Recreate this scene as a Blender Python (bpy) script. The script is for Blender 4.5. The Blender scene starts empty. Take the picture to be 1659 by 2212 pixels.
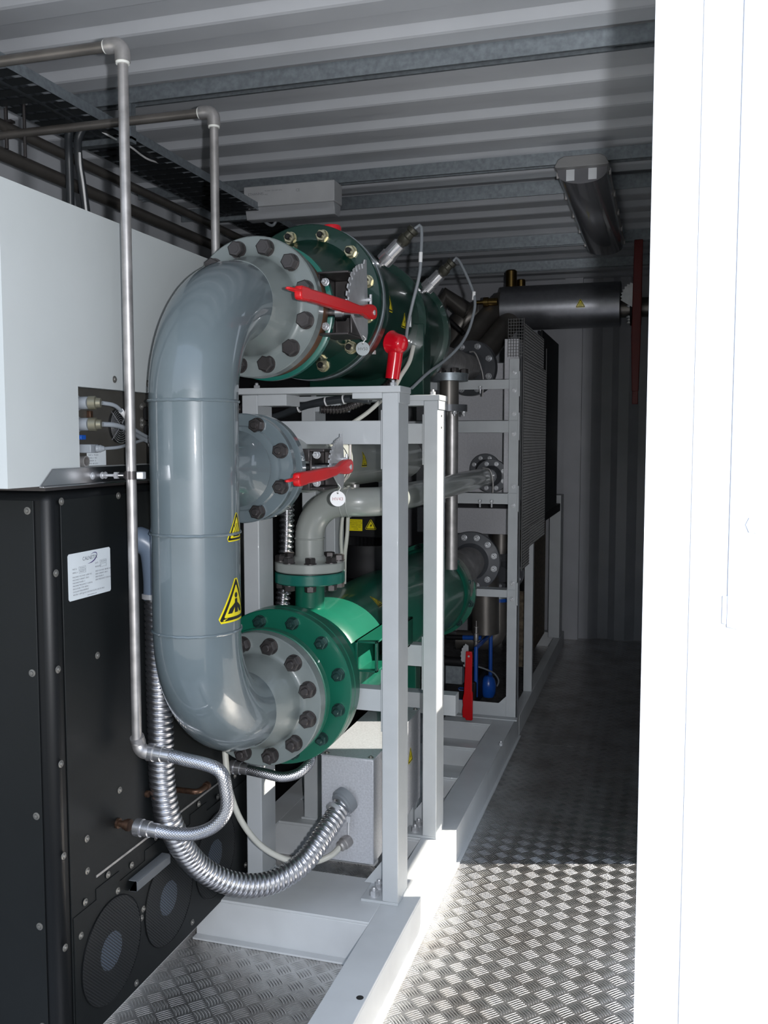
import bpy, bmesh, math, random
from mathutils import Vector, Matrix
from math import sin, cos, pi, radians as R
random.seed(7)
C = bpy.context.scene.collection
SC = bpy.context.scene

# ------------------------------------------------------------------ camera, light, exposure
YAW, PITCH = 0.2928, 0.0770
cam = bpy.data.objects.new('camera', bpy.data.cameras.new('camera'))
C.objects.link(cam); SC.camera = cam
cam.location = (0, 0, 1.45)
cam.rotation_euler = (pi/2 - PITCH, 0, YAW)
cam.data.sensor_fit = 'VERTICAL'
cam.data.sensor_height = 24.0
cam.data.lens = 24.0 * 2002.3 / 2212.0
cam.data.clip_start = 0.02
cam.data.clip_end = 300
SC.view_settings.view_transform = 'Standard'
SC.view_settings.look = 'None'
SC.view_settings.exposure = 0.0
SC.view_settings.gamma = 1.0
SC.view_settings.use_curve_mapping = False

SUN_AZ, SUN_EL = 16.78, 37.0          # the sun stands to the right of the container
sund = bpy.data.lights.new('sun', 'SUN'); sund.energy = 10.0; sund.angle = R(0.6); sund.color = (1.0, 0.93, 0.82)
sun = bpy.data.objects.new('sun', sund); C.objects.link(sun)
sv = Vector((cos(R(SUN_AZ))*cos(R(SUN_EL)), sin(R(SUN_AZ))*cos(R(SUN_EL)), sin(R(SUN_EL))))
sun.rotation_euler = sv.to_track_quat('Z', 'Y').to_euler(); sun.location = sv*20

# the flash of the camera, a hand's breadth to the right of the lens
fl = bpy.data.lights.new('camera_flash', 'SPOT'); fl.energy = 150.0; fl.shadow_soft_size = 0.012; fl.color = (0.95, 0.96, 1.0)
fl.spot_size = R(100); fl.spot_blend = 0.6
flo = bpy.data.objects.new('camera_flash', fl); C.objects.link(flo)
flo.location = Vector((cos(YAW)*0.075, sin(YAW)*0.075, 1.46)); flo.rotation_euler = cam.rotation_euler

w = bpy.data.worlds.new('sky'); SC.world = w; w.use_nodes = True
nt = w.node_tree; nt.nodes.clear()
def N(nt, t, **k):
    n = nt.nodes.new(t)
    for a, b in k.items():
        if a in n.inputs.keys() if hasattr(n.inputs, 'keys') else False: n.inputs[a].default_value = b
        else: setattr(n, a, b)
    return n
wo = N(nt, 'ShaderNodeOutputWorld'); bg = N(nt, 'ShaderNodeBackground'); tc = N(nt, 'ShaderNodeTexCoord')
sp = N(nt, 'ShaderNodeSeparateXYZ'); rp = N(nt, 'ShaderNodeValToRGB'); ns = N(nt, 'ShaderNodeTexNoise')
ns.inputs['Scale'].default_value = 3.0; ns.inputs['Detail'].default_value = 6
ad = N(nt, 'ShaderNodeMath', operation='MULTIPLY_ADD'); ad.inputs[1].default_value = -0.22
nt.links.new(tc.outputs['Generated'], sp.inputs[0]); nt.links.new(tc.outputs['Generated'], ns.inputs['Vector'])
nt.links.new(ns.outputs['Fac'], ad.inputs[0]); nt.links.new(sp.outputs['Z'], ad.inputs[2])
nt.links.new(ad.outputs[0], rp.inputs[0]); nt.links.new(rp.outputs[0], bg.inputs[0]); nt.links.new(bg.outputs[0], wo.inputs[0])
cr = rp.color_ramp; cr.elements[0].position = 0.0; cr.elements[0].color = (0.05, 0.08, 0.04, 1)
cr.elements[1].position = 0.02; cr.elements[1].color = (0.10, 0.14, 0.08, 1)
e = cr.elements.new(0.035); e.color = (0.80, 0.88, 1.0, 1)
e = cr.elements.new(0.5); e.color = (0.62, 0.76, 1.0, 1)
bg.inputs[1].default_value = 1.5

# ------------------------------------------------------------------ materials
MATS = {}
def mat(name, col, rough=0.5, metal=0.0, coat=0.0, bump=None, noise=None, spec=0.5):
    if name in MATS: return MATS[name]
    m = bpy.data.materials.new(name); m.use_nodes = True; t = m.node_tree; p = t.nodes['Principled BSDF']
    p.inputs['Base Color'].default_value = (*col, 1); p.inputs['Roughness'].default_value = rough
    p.inputs['Metallic'].default_value = metal; p.inputs['Coat Weight'].default_value = coat
    p.inputs['Coat Roughness'].default_value = 0.04; p.inputs['Specular IOR Level'].default_value = spec
    co = t.nodes.new('ShaderNodeTexCoord')
    sc, am = noise or (9.0, 0.10)
    n = t.nodes.new('ShaderNodeTexNoise'); n.inputs['Scale'].default_value = sc; n.inputs['Detail'].default_value = 5
    mx = t.nodes.new('ShaderNodeMix'); mx.data_type = 'RGBA'; mx.blend_type = 'MULTIPLY'
    mr = t.nodes.new('ShaderNodeMapRange'); mr.inputs['From Min'].default_value = 0.3; mr.inputs['From Max'].default_value = 0.7
    mr.inputs['To Min'].default_value = 1 - am; mr.inputs['To Max'].default_value = 1 + am*0.3
    t.links.new(co.outputs['Object'], n.inputs['Vector']); t.links.new(n.outputs['Fac'], mr.inputs[0])
    mx.inputs[0].default_value = 1.0; mx.inputs[6].default_value = (*col, 1)
    t.links.new(mr.outputs[0], mx.inputs[7]); t.links.new(mx.outputs[2], p.inputs['Base Color'])
    if bump:
        bs, bd = bump
        b2 = t.nodes.new('ShaderNodeTexNoise'); b2.inputs['Scale'].default_value = bs; b2.inputs['Detail'].default_value = 3
        bp = t.nodes.new('ShaderNodeBump'); bp.inputs['Strength'].default_value = 0.5; bp.inputs['Distance'].default_value = bd
        t.links.new(co.outputs['Object'], b2.inputs['Vector']); t.links.new(b2.outputs['Fac'], bp.inputs['Height'])
        t.links.new(bp.outputs[0], p.inputs['Normal'])
        if coat: t.links.new(bp.outputs[0], p.inputs['Coat Normal'])
    MATS[name] = m; return m
PIPE = mat('grey_pipe_paint', (0.130, 0.166, 0.182), 0.38, 0, 1.0, bump=(22, 0.0005))
PIPE2 = mat('warm_grey_pipe_paint', (0.33, 0.35, 0.33), 0.3, 0, 0.5, bump=(16, 0.001))
FLG = mat('grey_flange_paint', (0.185, 0.215, 0.212), 0.35, 0, 0.3, bump=(20, 0.0008))
FRAME = mat('light_grey_frame_paint', (0.50, 0.525, 0.54), 0.42, 0, 0.1, noise=(14, 0.06))
SKIDM = mat('light_grey_skid_paint', (0.60, 0.62, 0.63), 0.45, 0, 0.1, noise=(5, 0.12))
GRN_SHADE = mat('shaded_green_paint', (0.0015, 0.032, 0.021), 0.3, 0, 0.4, bump=(15, 0.001))  # same green as the lower vessel, darkened: the shade is in the colour
GRN = mat('lit_green_paint', (0.006, 0.125, 0.076), 0.35, 0, 0.3, bump=(15, 0.001))  # lighter copy of that green, the sunlight put into the colour
GRN_T = mat('teal_green_paint', (0.012, 0.15, 0.115), 0.3, 0, 0.4, bump=(30, 0.001))
BLK = mat('black_powder_coat', (0.0035, 0.0042, 0.005), 0.45, 0, 0.0, bump=(260, 0.0002), spec=0.3)
BLK2 = mat('black_panel_coat', (0.006, 0.0075, 0.008), 0.5, 0, 0.0, bump=(260, 0.0002), spec=0.3)
DARK = mat('dark_oxide_steel', (0.085, 0.078, 0.078), 0.38, 0.7, 0.0, bump=(60, 0.0008))
SOOT = mat('dark_equipment', (0.006, 0.006, 0.007), 0.6, spec=0.3)
WHITE = mat('white_cabinet_coat', (0.50, 0.53, 0.53), 0.4, 0, 0.1, noise=(3, 0.05))
CONT = mat('container_white_paint', (0.54, 0.56, 0.59), 0.45, 0, 0.1, noise=(4, 0.07))
WALLP = mat('container_wall_paint', (0.44, 0.45, 0.48), 0.45, 0, 0.1, noise=(4, 0.10))
DOORP = mat('white_door_paint', (0.74, 0.77, 0.82), 0.45, 0, 0.1, noise=(7, 0.02))
SEAL = mat('pale_blue_grey_seal', (0.42, 0.46, 0.56), 0.5)
GALV = mat('galvanised_steel', (0.34, 0.38, 0.41), 0.42, 0.75, noise=(60, 0.25))
ZINC = mat('bright_zinc', (0.62, 0.63, 0.65), 0.35, 0.5, noise=(30, 0.15))
YZINC = mat('yellow_zinc', (0.62, 0.58, 0.40), 0.3, 0.8, noise=(40, 0.2))
STEEL = mat('stainless_steel', (0.50, 0.50, 0.51), 0.27, 1.0, noise=(12, 0.15))
TUBE = mat('dull_stainless_tube', (0.52, 0.50, 0.49), 0.42, 0.8, noise=(25, 0.3))
FLEX = mat('shiny_flex_conduit', (0.66, 0.66, 0.69), 0.3, 1.0, noise=(25, 0.1))
DSTEEL = mat('dark_stainless_pipe', (0.20, 0.185, 0.17), 0.38, 0.65, noise=(8, 0.3))
CHROME = mat('chrome', (0.72, 0.72, 0.74), 0.25, 0.9)
BRASS = mat('brass', (0.30, 0.20, 0.07), 0.3, 1.0)
COPPER = mat('tarnished_copper', (0.13, 0.075, 0.05), 0.45, 0.8, noise=(80, 0.4))
RED = mat('red_enamel', (0.62, 0.006, 0.010), 0.32, 0, 0.12, bump=(50, 0.0006))
REDR = mat('red_rubber_boot', (0.75, 0.006, 0.02), 0.22, 0, 0.6)
DRED = mat('dark_red_enamel', (0.16, 0.01, 0.01), 0.4)
RUST = mat('rust_brown_casting', (0.17, 0.075, 0.035), 0.6, 0.1, noise=(14, 0.45), bump=(40, 0.001))
BLUE = mat('blue_enamel', (0.01, 0.085, 0.42), 0.3, 0, 0.4)
RUB = mat('black_rubber', (0.006, 0.006, 0.007), 0.55, spec=0.3)
CABG = mat('grey_cable', (0.22, 0.24, 0.26), 0.4)
CABW = mat('pale_cable', (0.62, 0.62, 0.56), 0.4)
CABD = mat('dark_cable', (0.035, 0.04, 0.045), 0.4)
TAPE = mat('white_thread_tape', (0.75, 0.76, 0.72), 0.6)
YEL = mat('sticker_yellow', (0.85, 0.72, 0.01), 0.35, 0, 0.3)
INK = mat('sticker_black', (0.01, 0.01, 0.01), 0.4)
PAPER = mat('label_silver_white', (0.68, 0.73, 0.76), 0.35)
INKB = mat('label_ink', (0.06, 0.07, 0.10), 0.5)
INKV = mat('label_violet_ink', (0.05, 0.03, 0.16), 0.5)
TAGW = mat('white_tag', (0.80, 0.80, 0.80), 0.35)
TAGG = mat('grey_tag', (0.15, 0.165, 0.17), 0.35, 0.5)
TAGR = mat('tag_red_ink', (0.45, 0.20, 0.20), 0.5)
BOXM = mat('silver_box_hammered', (0.52, 0.53, 0.56), 0.4, 0.25, noise=(180, 0.18), bump=(220, 0.0006))
PANEL = mat('brown_grey_connector_panel', (0.070, 0.066, 0.058), 0.5, 0.2, noise=(20, 0.2))
MUFF = mat('silver_muffler', (0.30, 0.305, 0.33), 0.36, 0.8, noise=(40, 0.12))
GUARD = mat('wire_guard_steel', (0.10, 0.10, 0.10), 0.4, 0.5)
INSUL = mat('tan_insulation_board', (0.16, 0.12, 0.075), 0.7, 0, noise=(45, 0.7))
GPANEL = mat('grey_panel', (0.60, 0.60, 0.63), 0.5, noise=(100, 0.1))
HOUS = mat('lamp_housing_grey', (0.50, 0.51, 0.52), 0.45)
HOUSD = mat('lamp_housing_dusty', (0.24, 0.24, 0.24), 0.4, 0.1)
GROUND = mat('pale_concrete', (0.34, 0.33, 0.31), 0.9, 0, noise=(2, 0.2))
BLUEG = mat('blue_grey_plastic', (0.13, 0.17, 0.23), 0.35)

def diffuser():
    m = bpy.data.materials.new('lamp_cover_plastic'); m.use_nodes = True; t = m.node_tree; p = t.nodes['Principled BSDF']
    p.inputs['Base Color'].default_value = (0.75, 0.77, 0.80, 1); p.inputs['Roughness'].default_value = 0.18
    p.inputs['Transmission Weight'].default_value = 0.55; p.inputs['IOR'].default_value = 1.35; return m
DIFF = diffuser()
TUBEW = mat('fluorescent_tube_off', (0.62, 0.64, 0.66), 0.3)

def checker_plate():
    m = bpy.data.materials.new('aluminium_checker_plate'); m.use_nodes = True; t = m.node_tree; p = t.nodes['Principled BSDF']
    L = t.links.new
    def M(op, a, b=None, c=None):
        n = t.nodes.new('ShaderNodeMath'); n.operation = op
        for i, v in enumerate((a, b, c)):
            if v is None: continue
            if isinstance(v, (int, float)): n.inputs[i].default_value = v
            else: L(v, n.inputs[i])
        return n.outputs[0]
    co = t.nodes.new('ShaderNodeTexCoord'); s = t.nodes.new('ShaderNodeSeparateXYZ'); L(co.outputs['Object'], s.inputs[0])
    k = 1/0.0605
    u = M('MULTIPLY', M('ADD', s.outputs[0], s.outputs[1]), k); v = M('MULTIPLY', M('SUBTRACT', s.outputs[1], s.outputs[0]), k)
    par = M('FLOORED_MODULO', M('ADD', M('FLOOR', u), M('FLOOR', v)), 2.0)
    fu = M('SUBTRACT', M('FRACT', u), 0.5); fv = M('SUBTRACT', M('FRACT', v), 0.5)
    def mixv(a, b): return M('ADD', M('MULTIPLY', a, M('SUBTRACT', 1.0, par)), M('MULTIPLY', b, par))
    al = mixv(fu, fv); ac = mixv(fv, fu)
    a2 = M('MULTIPLY', al, al)
    # bars curve a little and thin out towards their ends
    acs = M('ADD', ac, M('MULTIPLY', a2, 0.22))
    cell = M('SUBTRACT', M('FRACT', M('ADD', M('MULTIPLY', acs, 5.4), 0.5)), 0.5)
    prof = M('SUBTRACT', 1.0, M('MULTIPLY', M('MULTIPLY', cell, cell), 9.0))
    taper = M('SUBTRACT', 1.0, M('MULTIPLY', a2, 4.6))
    lim = M('LESS_THAN', M('ABSOLUTE', ac), 0.455)
    h = M('MAXIMUM', M('MULTIPLY', M('MULTIPLY', M('MAXIMUM', M('SUBTRACT', M('ADD', prof, taper), 1.0), 0.0), lim), 1.0), 0.0)
    h = M('POWER', h, 0.7)
    bp = t.nodes.new('ShaderNodeBump'); bp.inputs['Strength'].default_value = 0.75; bp.inputs['Distance'].default_value = 0.0045
    L(h, bp.inputs['Height']); L(bp.outputs[0], p.inputs['Normal'])
    n = t.nodes.new('ShaderNodeTexNoise'); n.inputs['Scale'].default_value = 6; n.inputs['Detail'].default_value = 8; L(co.outputs['Object'], n.inputs['Vector'])
    rp = t.nodes.new('ShaderNodeValToRGB'); L(n.outputs['Fac'], rp.inputs[0])
    rp.color_ramp.elements[0].position = 0.3; rp.color_ramp.elements[0].color = (0.50, 0.47, 0.45, 1)
    rp.color_ramp.elements[1].position = 0.62; rp.color_ramp.elements[1].color = (0.70, 0.69, 0.68, 1)
    L(rp.outputs[0], p.inputs['Base Color']); p.inputs['Metallic'].default_value = 1.0
    rr = M('SUBTRACT', 0.40, M('MULTIPLY', h, 0.17)); L(rr, p.inputs['Roughness'])
    return m
PLATE = checker_plate()

def perforated(name, pitch, rad, col):
    """sheet metal with round holes that one can see through"""
    m = bpy.data.materials.new(name); m.use_nodes = True; t = m.node_tree; p = t.nodes['Principled BSDF']; L = t.links.new
    p.inputs['Base Color'].default_value = (*col, 1); p.inputs['Roughness'].default_value = 0.45; p.inputs['Metallic'].default_value = 0.3
    co = t.nodes.new('ShaderNodeTexCoord'); mp = t.nodes.new('ShaderNodeMapping'); L(co.outputs['Object'], mp.inputs[0])
    vo = t.nodes.new('ShaderNodeTexVoronoi'); vo.inputs['Scale'].default_value = 1/pitch; vo.inputs['Randomness'].default_value = 0.0
    vo.voronoi_dimensions = '2D'
    s = t.nodes.new('ShaderNodeSeparateXYZ'); c = t.nodes.new('ShaderNodeCombineXYZ'); L(co.outputs['Object'], s.inputs[0])
    L(s.outputs[1], c.inputs[0]); L(s.outputs[2], c.inputs[1]); mp.inputs['Rotation'].default_value = (0, 0, R(45)); L(c.outputs[0], mp.inputs[0]); L(mp.outputs[0], vo.inputs['Vector'])
    lt = t.nodes.new('ShaderNodeMath'); lt.operation = 'GREATER_THAN'; lt.inputs[1].default_value = rad; L(vo.outputs['Distance'], lt.inputs[0])
    L(lt.outputs[0], p.inputs['Alpha']); return m
PERF = perforated('perforated_black_sheet', 0.0062, 0.36, (0.03, 0.032, 0.034))
PERFT = perforated('perforated_tray_sheet', 0.045, 0.22, (0.03, 0.035, 0.038))

# ------------------------------------------------------------------ mesh building
def V(*a): return Vector(a[0] if len(a) == 1 else a)
def frame(d):
    d = V(d).normalized(); h = V(0, 0, 1) if abs(d.z) < 0.9 else V(0, 1, 0)
    a = h.cross(d).normalized(); return a, d.cross(a).normalized(), d
class MB:
    def __init__(s): s.v = []; s.f = []
    def add(s, vs, fs):
        o = len(s.v); s.v += [V(p) for p in vs]; s.f += [tuple(i+o for i in f) for f in fs]; return s
    def box(s, x0, y0, z0, x1, y1, z1):
        x0, x1 = sorted((x0, x1)); y0, y1 = sorted((y0, y1)); z0, z1 = sorted((z0, z1))
        return s.add([(x, y, z) for z in (z0, z1) for y in (y0, y1) for x in (x0, x1)],
                     [(0, 2, 3, 1), (4, 5, 7, 6), (0, 1, 5, 4), (2, 6, 7, 3), (0, 4, 6, 2), (1, 3, 7, 5)])
    def bar(s, p0, p1, a, b, up=(0, 0, 1)):
        """rectangular bar from p0 to p1, a wide (sideways) and b high (towards up)"""
        p0, p1 = V(p0), V(p1); d = (p1-p0).normalized(); x = d.cross(V(up)).normalized(); y = x.cross(d)
        vs = [p + x*i*a/2 + y*j*b/2 for p in (p0, p1) for j in (-1, 1) for i in (-1, 1)]
        return s.add(vs, [(0, 1, 3, 2), (4, 6, 7, 5), (0, 4, 5, 1), (2, 3, 7, 6), (0, 2, 6, 4), (1, 5, 7, 3)])
    def lathe(s, p, d, prof, n=32, caps=True):
        """prof: (distance along d, radius)"""
        a, b, d = frame(d); p = V(p); vs = []; fs = []
        for h, r in prof:
            for i in range(n):
                t = 2*pi*i/n; vs.append(p + d*h + (a*cos(t) + b*sin(t))*r)
        m = len(prof)
        for j in range(m-1):
            for i in range(n):
                k = (i+1) % n; fs.append((j*n+i, j*n+k, (j+1)*n+k, (j+1)*n+i))
        if caps:
            fs.append(tuple(range(n-1, -1, -1))); fs.append(tuple((m-1)*n+i for i in range(n)))
        return s.add(vs, fs)
    def cyl(s, p0, p1, r, r1=None, n=24):
        p0, p1 = V(p0), V(p1); return s.lathe(p0, p1-p0, [(0, r), ((p1-p0).length, r if r1 is None else r1)], n)
    def tube(s, path, r, n=16, tex=None, caps=True):
        """tex(length, angle) adds to the radius"""
        P = [V(p) for p in path]; m = len(P); vs = []; fs = []; T = []
        for i in range(m):
            t = (P[min(i+1, m-1)] - P[max(i-1, 0)]); T.append(t.normalized() if t.length > 1e-9 else T[-1])
        a, b, _ = frame(T[0]); L = 0
        for i in range(m):
            if i:
                L += (P[i]-P[i-1]).length; a = (a - T[i]*a.dot(T[i])).normalized(); b = T[i].cross(a)
            rr = r(L) if callable(r) else r
            for k in range(n):
                t = 2*pi*k/n; q = rr + (tex(L, t) if tex else 0); vs.append(P[i] + (a*cos(t) + b*sin(t))*q)
        for j in range(m-1):
            for i in range(n):
                k = (i+1) % n; fs.append((j*n+i, j*n+k, (j+1)*n+k, (j+1)*n+i))
        if caps: fs.append(tuple(range(n-1, -1, -1))); fs.append(tuple((m-1)*n+i for i in range(n)))
        return s.add(vs, fs)
    def prism(s, poly, o, u, v, th):
        """polygon in the u,v plane at o, thickened along u x v"""
        o, u, v = V(o), V(u).normalized(), V(v).normalized(); w_ = u.cross(v); n = len(poly)
        vs = [o + u*x + v*y for x, y in poly] + [o + u*x + v*y + w_*th for x, y in poly]
        return s.add(vs, [tuple(range(n-1, -1, -1)), tuple(range(n, 2*n))] + [(i, (i+1) % n, n+(i+1) % n, n+i) for i in range(n)])
    def sphere(s, p, r, n=20, m=12, sz=1.0):
        p = V(p); prof = [(-cos(pi*j/m)*r*sz, max(sin(pi*j/m)*r, 1e-4)) for j in range(m+1)]
        return s.lathe(p, (0, 0, 1), prof, n)
def mesh(name, mb, m=None, smooth=True, c=None):
    me = bpy.data.meshes.new(name); c = V(0, 0, 0) if c is None else c
    me.from_pydata([p - c for p in mb.v], [], mb.f); me.validate()
    bm = bmesh.new(); bm.from_mesh(me); bmesh.ops.recalc_face_normals(bm, faces=bm.faces); bm.to_mesh(me); bm.free()
    if smooth:
        me.shade_smooth()
        if smooth != 'all': me.set_sharp_from_angle(angle=R(38))
    if m: me.materials.append(m)
    return me
WLR = {}
def part(name, mb, m, parent=None, bev=0.0, label=None, smooth=True):
    xs = [min(p[i] for p in mb.v) for i in range(3)]; ys = [max(p[i] for p in mb.v) for i in range(3)]
    c = V([(a+b)/2 for a, b in zip(xs, ys)]); o = bpy.data.objects.new(name, mesh(name, mb, m, smooth, c))
    C.objects.link(o); o.location = c
    if parent:
        o.parent = parent; o.matrix_parent_inverse = Matrix.Translation(-WLR[parent.name])
    WLR[o.name] = c
    if bev:
        b = o.modifiers.new('bevel', 'BEVEL'); b.width = bev; b.segments = 2; b.limit_method = 'ANGLE'; b.angle_limit = R(40)
    if label: o['label'] = label
    return o
def put(name, me, loc, d, parent, spin=0.0):
    """a copy of a small part (its mesh built along +Z) set at loc pointing along d"""
    o = bpy.data.objects.new(name, me); C.objects.link(o); a, b, d = frame(d)
    o.location = loc; o.rotation_euler = (Matrix((a, b, d)).transposed() @ Matrix.Rotation(spin, 3, 'Z')).to_euler()
    o.parent = parent; o.matrix_parent_inverse = Matrix.Translation(-WLR[parent.name]); WLR[o.name] = V(loc)
    return o
def tag(o, label, cat, group=None):
    o['label'] = label; o['category'] = cat
    if group: o['group'] = group
    return o
def thing(name, loc, label, cat, group=None):
    o = bpy.data.objects.new(name, None); C.objects.link(o); o.location = loc; o.empty_display_size = 0.05
    WLR[o.name] = V(loc); return tag(o, label, cat, group)
def struct(name, mb, m, parent=None, bev=0.0):
    o = part(name, mb, m, parent, bev)
    if not parent: o['kind'] = 'structure'
    return o
def smoothpath(pts, step=0.006):
    P = [V(p) for p in pts]; P = [P[0]*2-P[1]] + P + [P[-1]*2-P[-2]]; out = []
    for i in range(1, len(P)-2):
        p0, p1, p2, p3 = P[i-1:i+3]; n = max(2, int((p2-p1).length/step))
        for k in range(n):
            t = k/n
            out.append(0.5*((2*p1) + (p2-p0)*t + (2*p0-5*p1+4*p2-p3)*t*t + (3*p1-p0-3*p2+p3)*t**3))
    out.append(P[-2]); return out
def bend(c, a, b, r, n=14):
    """quarter bend about the corner c: comes in along -a, leaves along b"""
    c, a, b = V(c), V(a).normalized(), V(b).normalized(); o = c - a*r + b*r
    return [o - b*r*cos(t) + a*r*sin(t) for t in [pi/2*i/n for i in range(n+1)]]

# bolts
def hexpoly(r, n=6): return [(r*cos(2*pi*i/n), r*sin(2*pi*i/n)) for i in range(n)]
def bolt_mesh(name, af, m, stud=0.0, washer=True):
    b = MB(); r = af/1.732
    if washer: b.lathe((0, 0, 0), (0, 0, 1), [(0, r*1.08), (0.003, r*1.08)], 20)
    z0 = 0.003 if washer else 0.0
    b.lathe((0, 0, 0), (0, 0, 1), [(z0, r), (z0+af*0.48, r), (z0+af*0.55, r*0.86)], 6)
    if stud: b.lathe((0, 0, 0), (0, 0, 1), [(z0+af*0.5, af*0.30), (z0+af*0.55+stud, af*0.30), (z0+af*0.55+stud+0.003, af*0.22)], 14)
    else: b.lathe((0, 0, 0), (0, 0, 1), [(z0+af*0.5, af*0.30), (z0+af*0.57, af*0.29)], 14)
    return mesh(name, b, m)
B36 = bolt_mesh('bolt', 0.037, DARK); N36 = bolt_mesh('bolt', 0.037, DARK, 0.008)
B30 = bolt_mesh('bolt', 0.032, DARK); N30 = bolt_mesh('bolt', 0.032, DARK, 0.004)
GBOLT = mat('painted_bolt_green', (0.03, 0.075, 0.07), 0.32, 0.5)
NG = bolt_mesh('bolt', 0.030, GBOLT, 0.008); NY = bolt_mesh('bolt', 0.031, YZINC, 0.0)
NYS = bolt_mesh('bolt', 0.031, YZINC, 0.010)
for me_ in (NYS,):
    me_.materials.append(INK)
    for f_ in me_.polygons:
        if max(me_.vertices[i].co.z for i in f_.vertices) > 0.0215: f_.material_index = 1
B24 = bolt_mesh('bolt', 0.030, DARK); NZ = bolt_mesh('bolt', 0.024, ZINC, 0.006); NZs = bolt_mesh('bolt', 0.017, ZINC, 0.004)
def screw_mesh():
    b = MB(); b.lathe((0, 0, 0), (0, 0, 1), [(0, 0.0088), (0.0012, 0.0085), (0.002, 0.0052), (0.0045, 0.0042), (0.0052, 0.002)], 16)
    return mesh('screw', b, mat('dull_screw', (0.20, 0.195, 0.18), 0.4, 0.6))
SCREW = screw_mesh()
SCREWZ = bpy.data.meshes.new_from_object(bpy.data.objects.new('t', SCREW)); SCREWZ.materials.clear(); SCREWZ.materials.append(ZINC)
def ring_of(name, me, c, d, r, n, parent, off=0.0, only=None):
    a, b, d = frame(d)
    for i in range(n):
        t = off + 2*pi*i/n
        if only and not only(i): continue
        put(name, me, V(c) + (a*cos(t) + b*sin(t))*r, d, parent, spin=t+0.3*(i % 3))

def text_mesh(body, size, m, name='lettering', align='CENTER'):
    cu = bpy.data.curves.new('lettering', 'FONT'); cu.body = body; cu.size = size; cu.align_x = align; cu.align_y = 'CENTER'
    cu.resolution_u = 2; o = bpy.data.objects.new('t', cu); C.objects.link(o)
    bpy.context.view_layer.update()
    me = bpy.data.meshes.new_from_object(o.evaluated_get(bpy.context.evaluated_depsgraph_get())); me.name = name
    bpy.data.objects.remove(o); me.materials.clear(); me.materials.append(m); return me
def text_on(body, size, m, o, u, v, parent, name='lettering', align='CENTER', squeeze=1.0):
    me = text_mesh(body, size, m, name, align); u, v = V(u).normalized(), V(v).normalized()
    for q in me.vertices: q.co.x *= squeeze
    ob = bpy.data.objects.new(name, me); C.objects.link(ob); ob.location = o
    ob.rotation_euler = Matrix((u, v, u.cross(v))).transposed().to_euler()
    ob.parent = parent; ob.matrix_parent_inverse = Matrix.Translation(-WLR[parent.name]); WLR[ob.name] = V(o); return ob

# stickers that follow the surface they are on: poly pieces (u, v), mapped by fn(u, v, height)
def decal(mb, poly, fn, h, cuts=3, holes=None):
    bm = bmesh.new(); vs = [bm.verts.new((x, y, 0)) for x, y in poly]; bm.faces.new(vs)
    bmesh.ops.triangulate(bm, faces=bm.faces)
    for _ in range(cuts): bmesh.ops.subdivide_edges(bm, edges=bm.edges, cuts=1, use_grid_fill=True)
    bm.verts.index_update()
    mb.add([fn(q.co.x, q.co.y, h) for q in bm.verts], [tuple(q.index for q in f.verts) for f in bm.faces]); bm.free()
def band(mb, outer, inner, fn, h, k=6):
    n = len(outer)
    for i in range(n):
        j = (i+1) % n
        for q in range(k):
            a, b = q/k, (q+1)/k
            L = lambda p, r, t: (p[0]+(r[0]-p[0])*t, p[1]+(r[1]-p[1])*t)
            pts = [L(outer[i], outer[j], a), L(outer[i], outer[j], b), L(inner[i], inner[j], b), L(inner[i], inner[j], a)]
            mb.add([fn(x, y, h) for x, y in pts], [(0, 1, 2, 3)])
def tri(r, cut=0.16):
    P = []
    for i in range(3):
        a = pi/2 + 2*pi*i/3; p = V(cos(a), sin(a))*r; q = V(cos(a+2*pi/3), sin(a+2*pi/3))*r; z = V(cos(a-2*pi/3), sin(a-2*pi/3))*r
        P += [tuple(p+(z-p)*cut), tuple(p+(q-p)*cut)]
    return [(x, y) for x, y in P]
def warning(fn, r, kind, parent, name='warning_sticker'):
    y = MB(); decal(y, tri(r*1.12, 0.10), fn, 0.0006); o = part(name, y, YEL, parent, label='yellow triangular warning sticker')
    k = MB(); band(k, tri(r*0.98, 0.04), tri(r*0.76, 0.04), fn, 0.0010)
    s = r*0.5
    if kind == 'hot':
        for x in (-0.42, 0, 0.42):
            for q in range(8):
                z0, z1 = -0.35+q*0.14, -0.35+(q+1)*0.14; f = lambda z: x+0.12*sin(z*7)
                k.add([fn(s*(f(z0)-.06), s*z0, .001), fn(s*(f(z0)+.06), s*z0, .001), fn(s*(f(z1)+.06), s*z1, .001), fn(s*(f(z1)-.06), s*z1, .001)], [(0, 1, 2, 3)])
        decal(k, [(-s*.75, -s*.62), (s*.75, -s*.62), (s*.75, -s*.48), (-s*.75, -s*.48)], fn, .001, 2)
    elif kind == 'person':
        decal(k, [(s*.2*cos(a), s*.72+s*.2*sin(a)) for a in [pi*i/4 for i in range(8)]], fn, .001, 1)
        decal(k, [(-s*.16, s*.48), (s*.16, s*.48), (s*.28, -s*.5), (0, -s*.5), (-s*.2, -s*.5)], fn, .001, 2)
        decal(k, [(-s*.95, -s*.5), (-s*.75, -s*.15), (-s*.1, s*.25), (-s*.1, s*.0), (-s*.5, -s*.5)], fn, .001, 2)
        decal(k, [(s*.1, s*.25), (s*.75, -s*.15), (s*.9, -s*.5), (s*.5, -s*.5), (s*.1, s*.0)], fn, .001, 2)
    else:
        decal(k, [(s*.25, s*.7), (-s*.3, -s*.05), (s*.0, -s*.05), (-s*.15, -s*.6), (s*.35, s*.12), (s*.05, s*.12)], fn, .001, 1)
    part('warning_symbol', k, INK, o)
    return o
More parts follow.
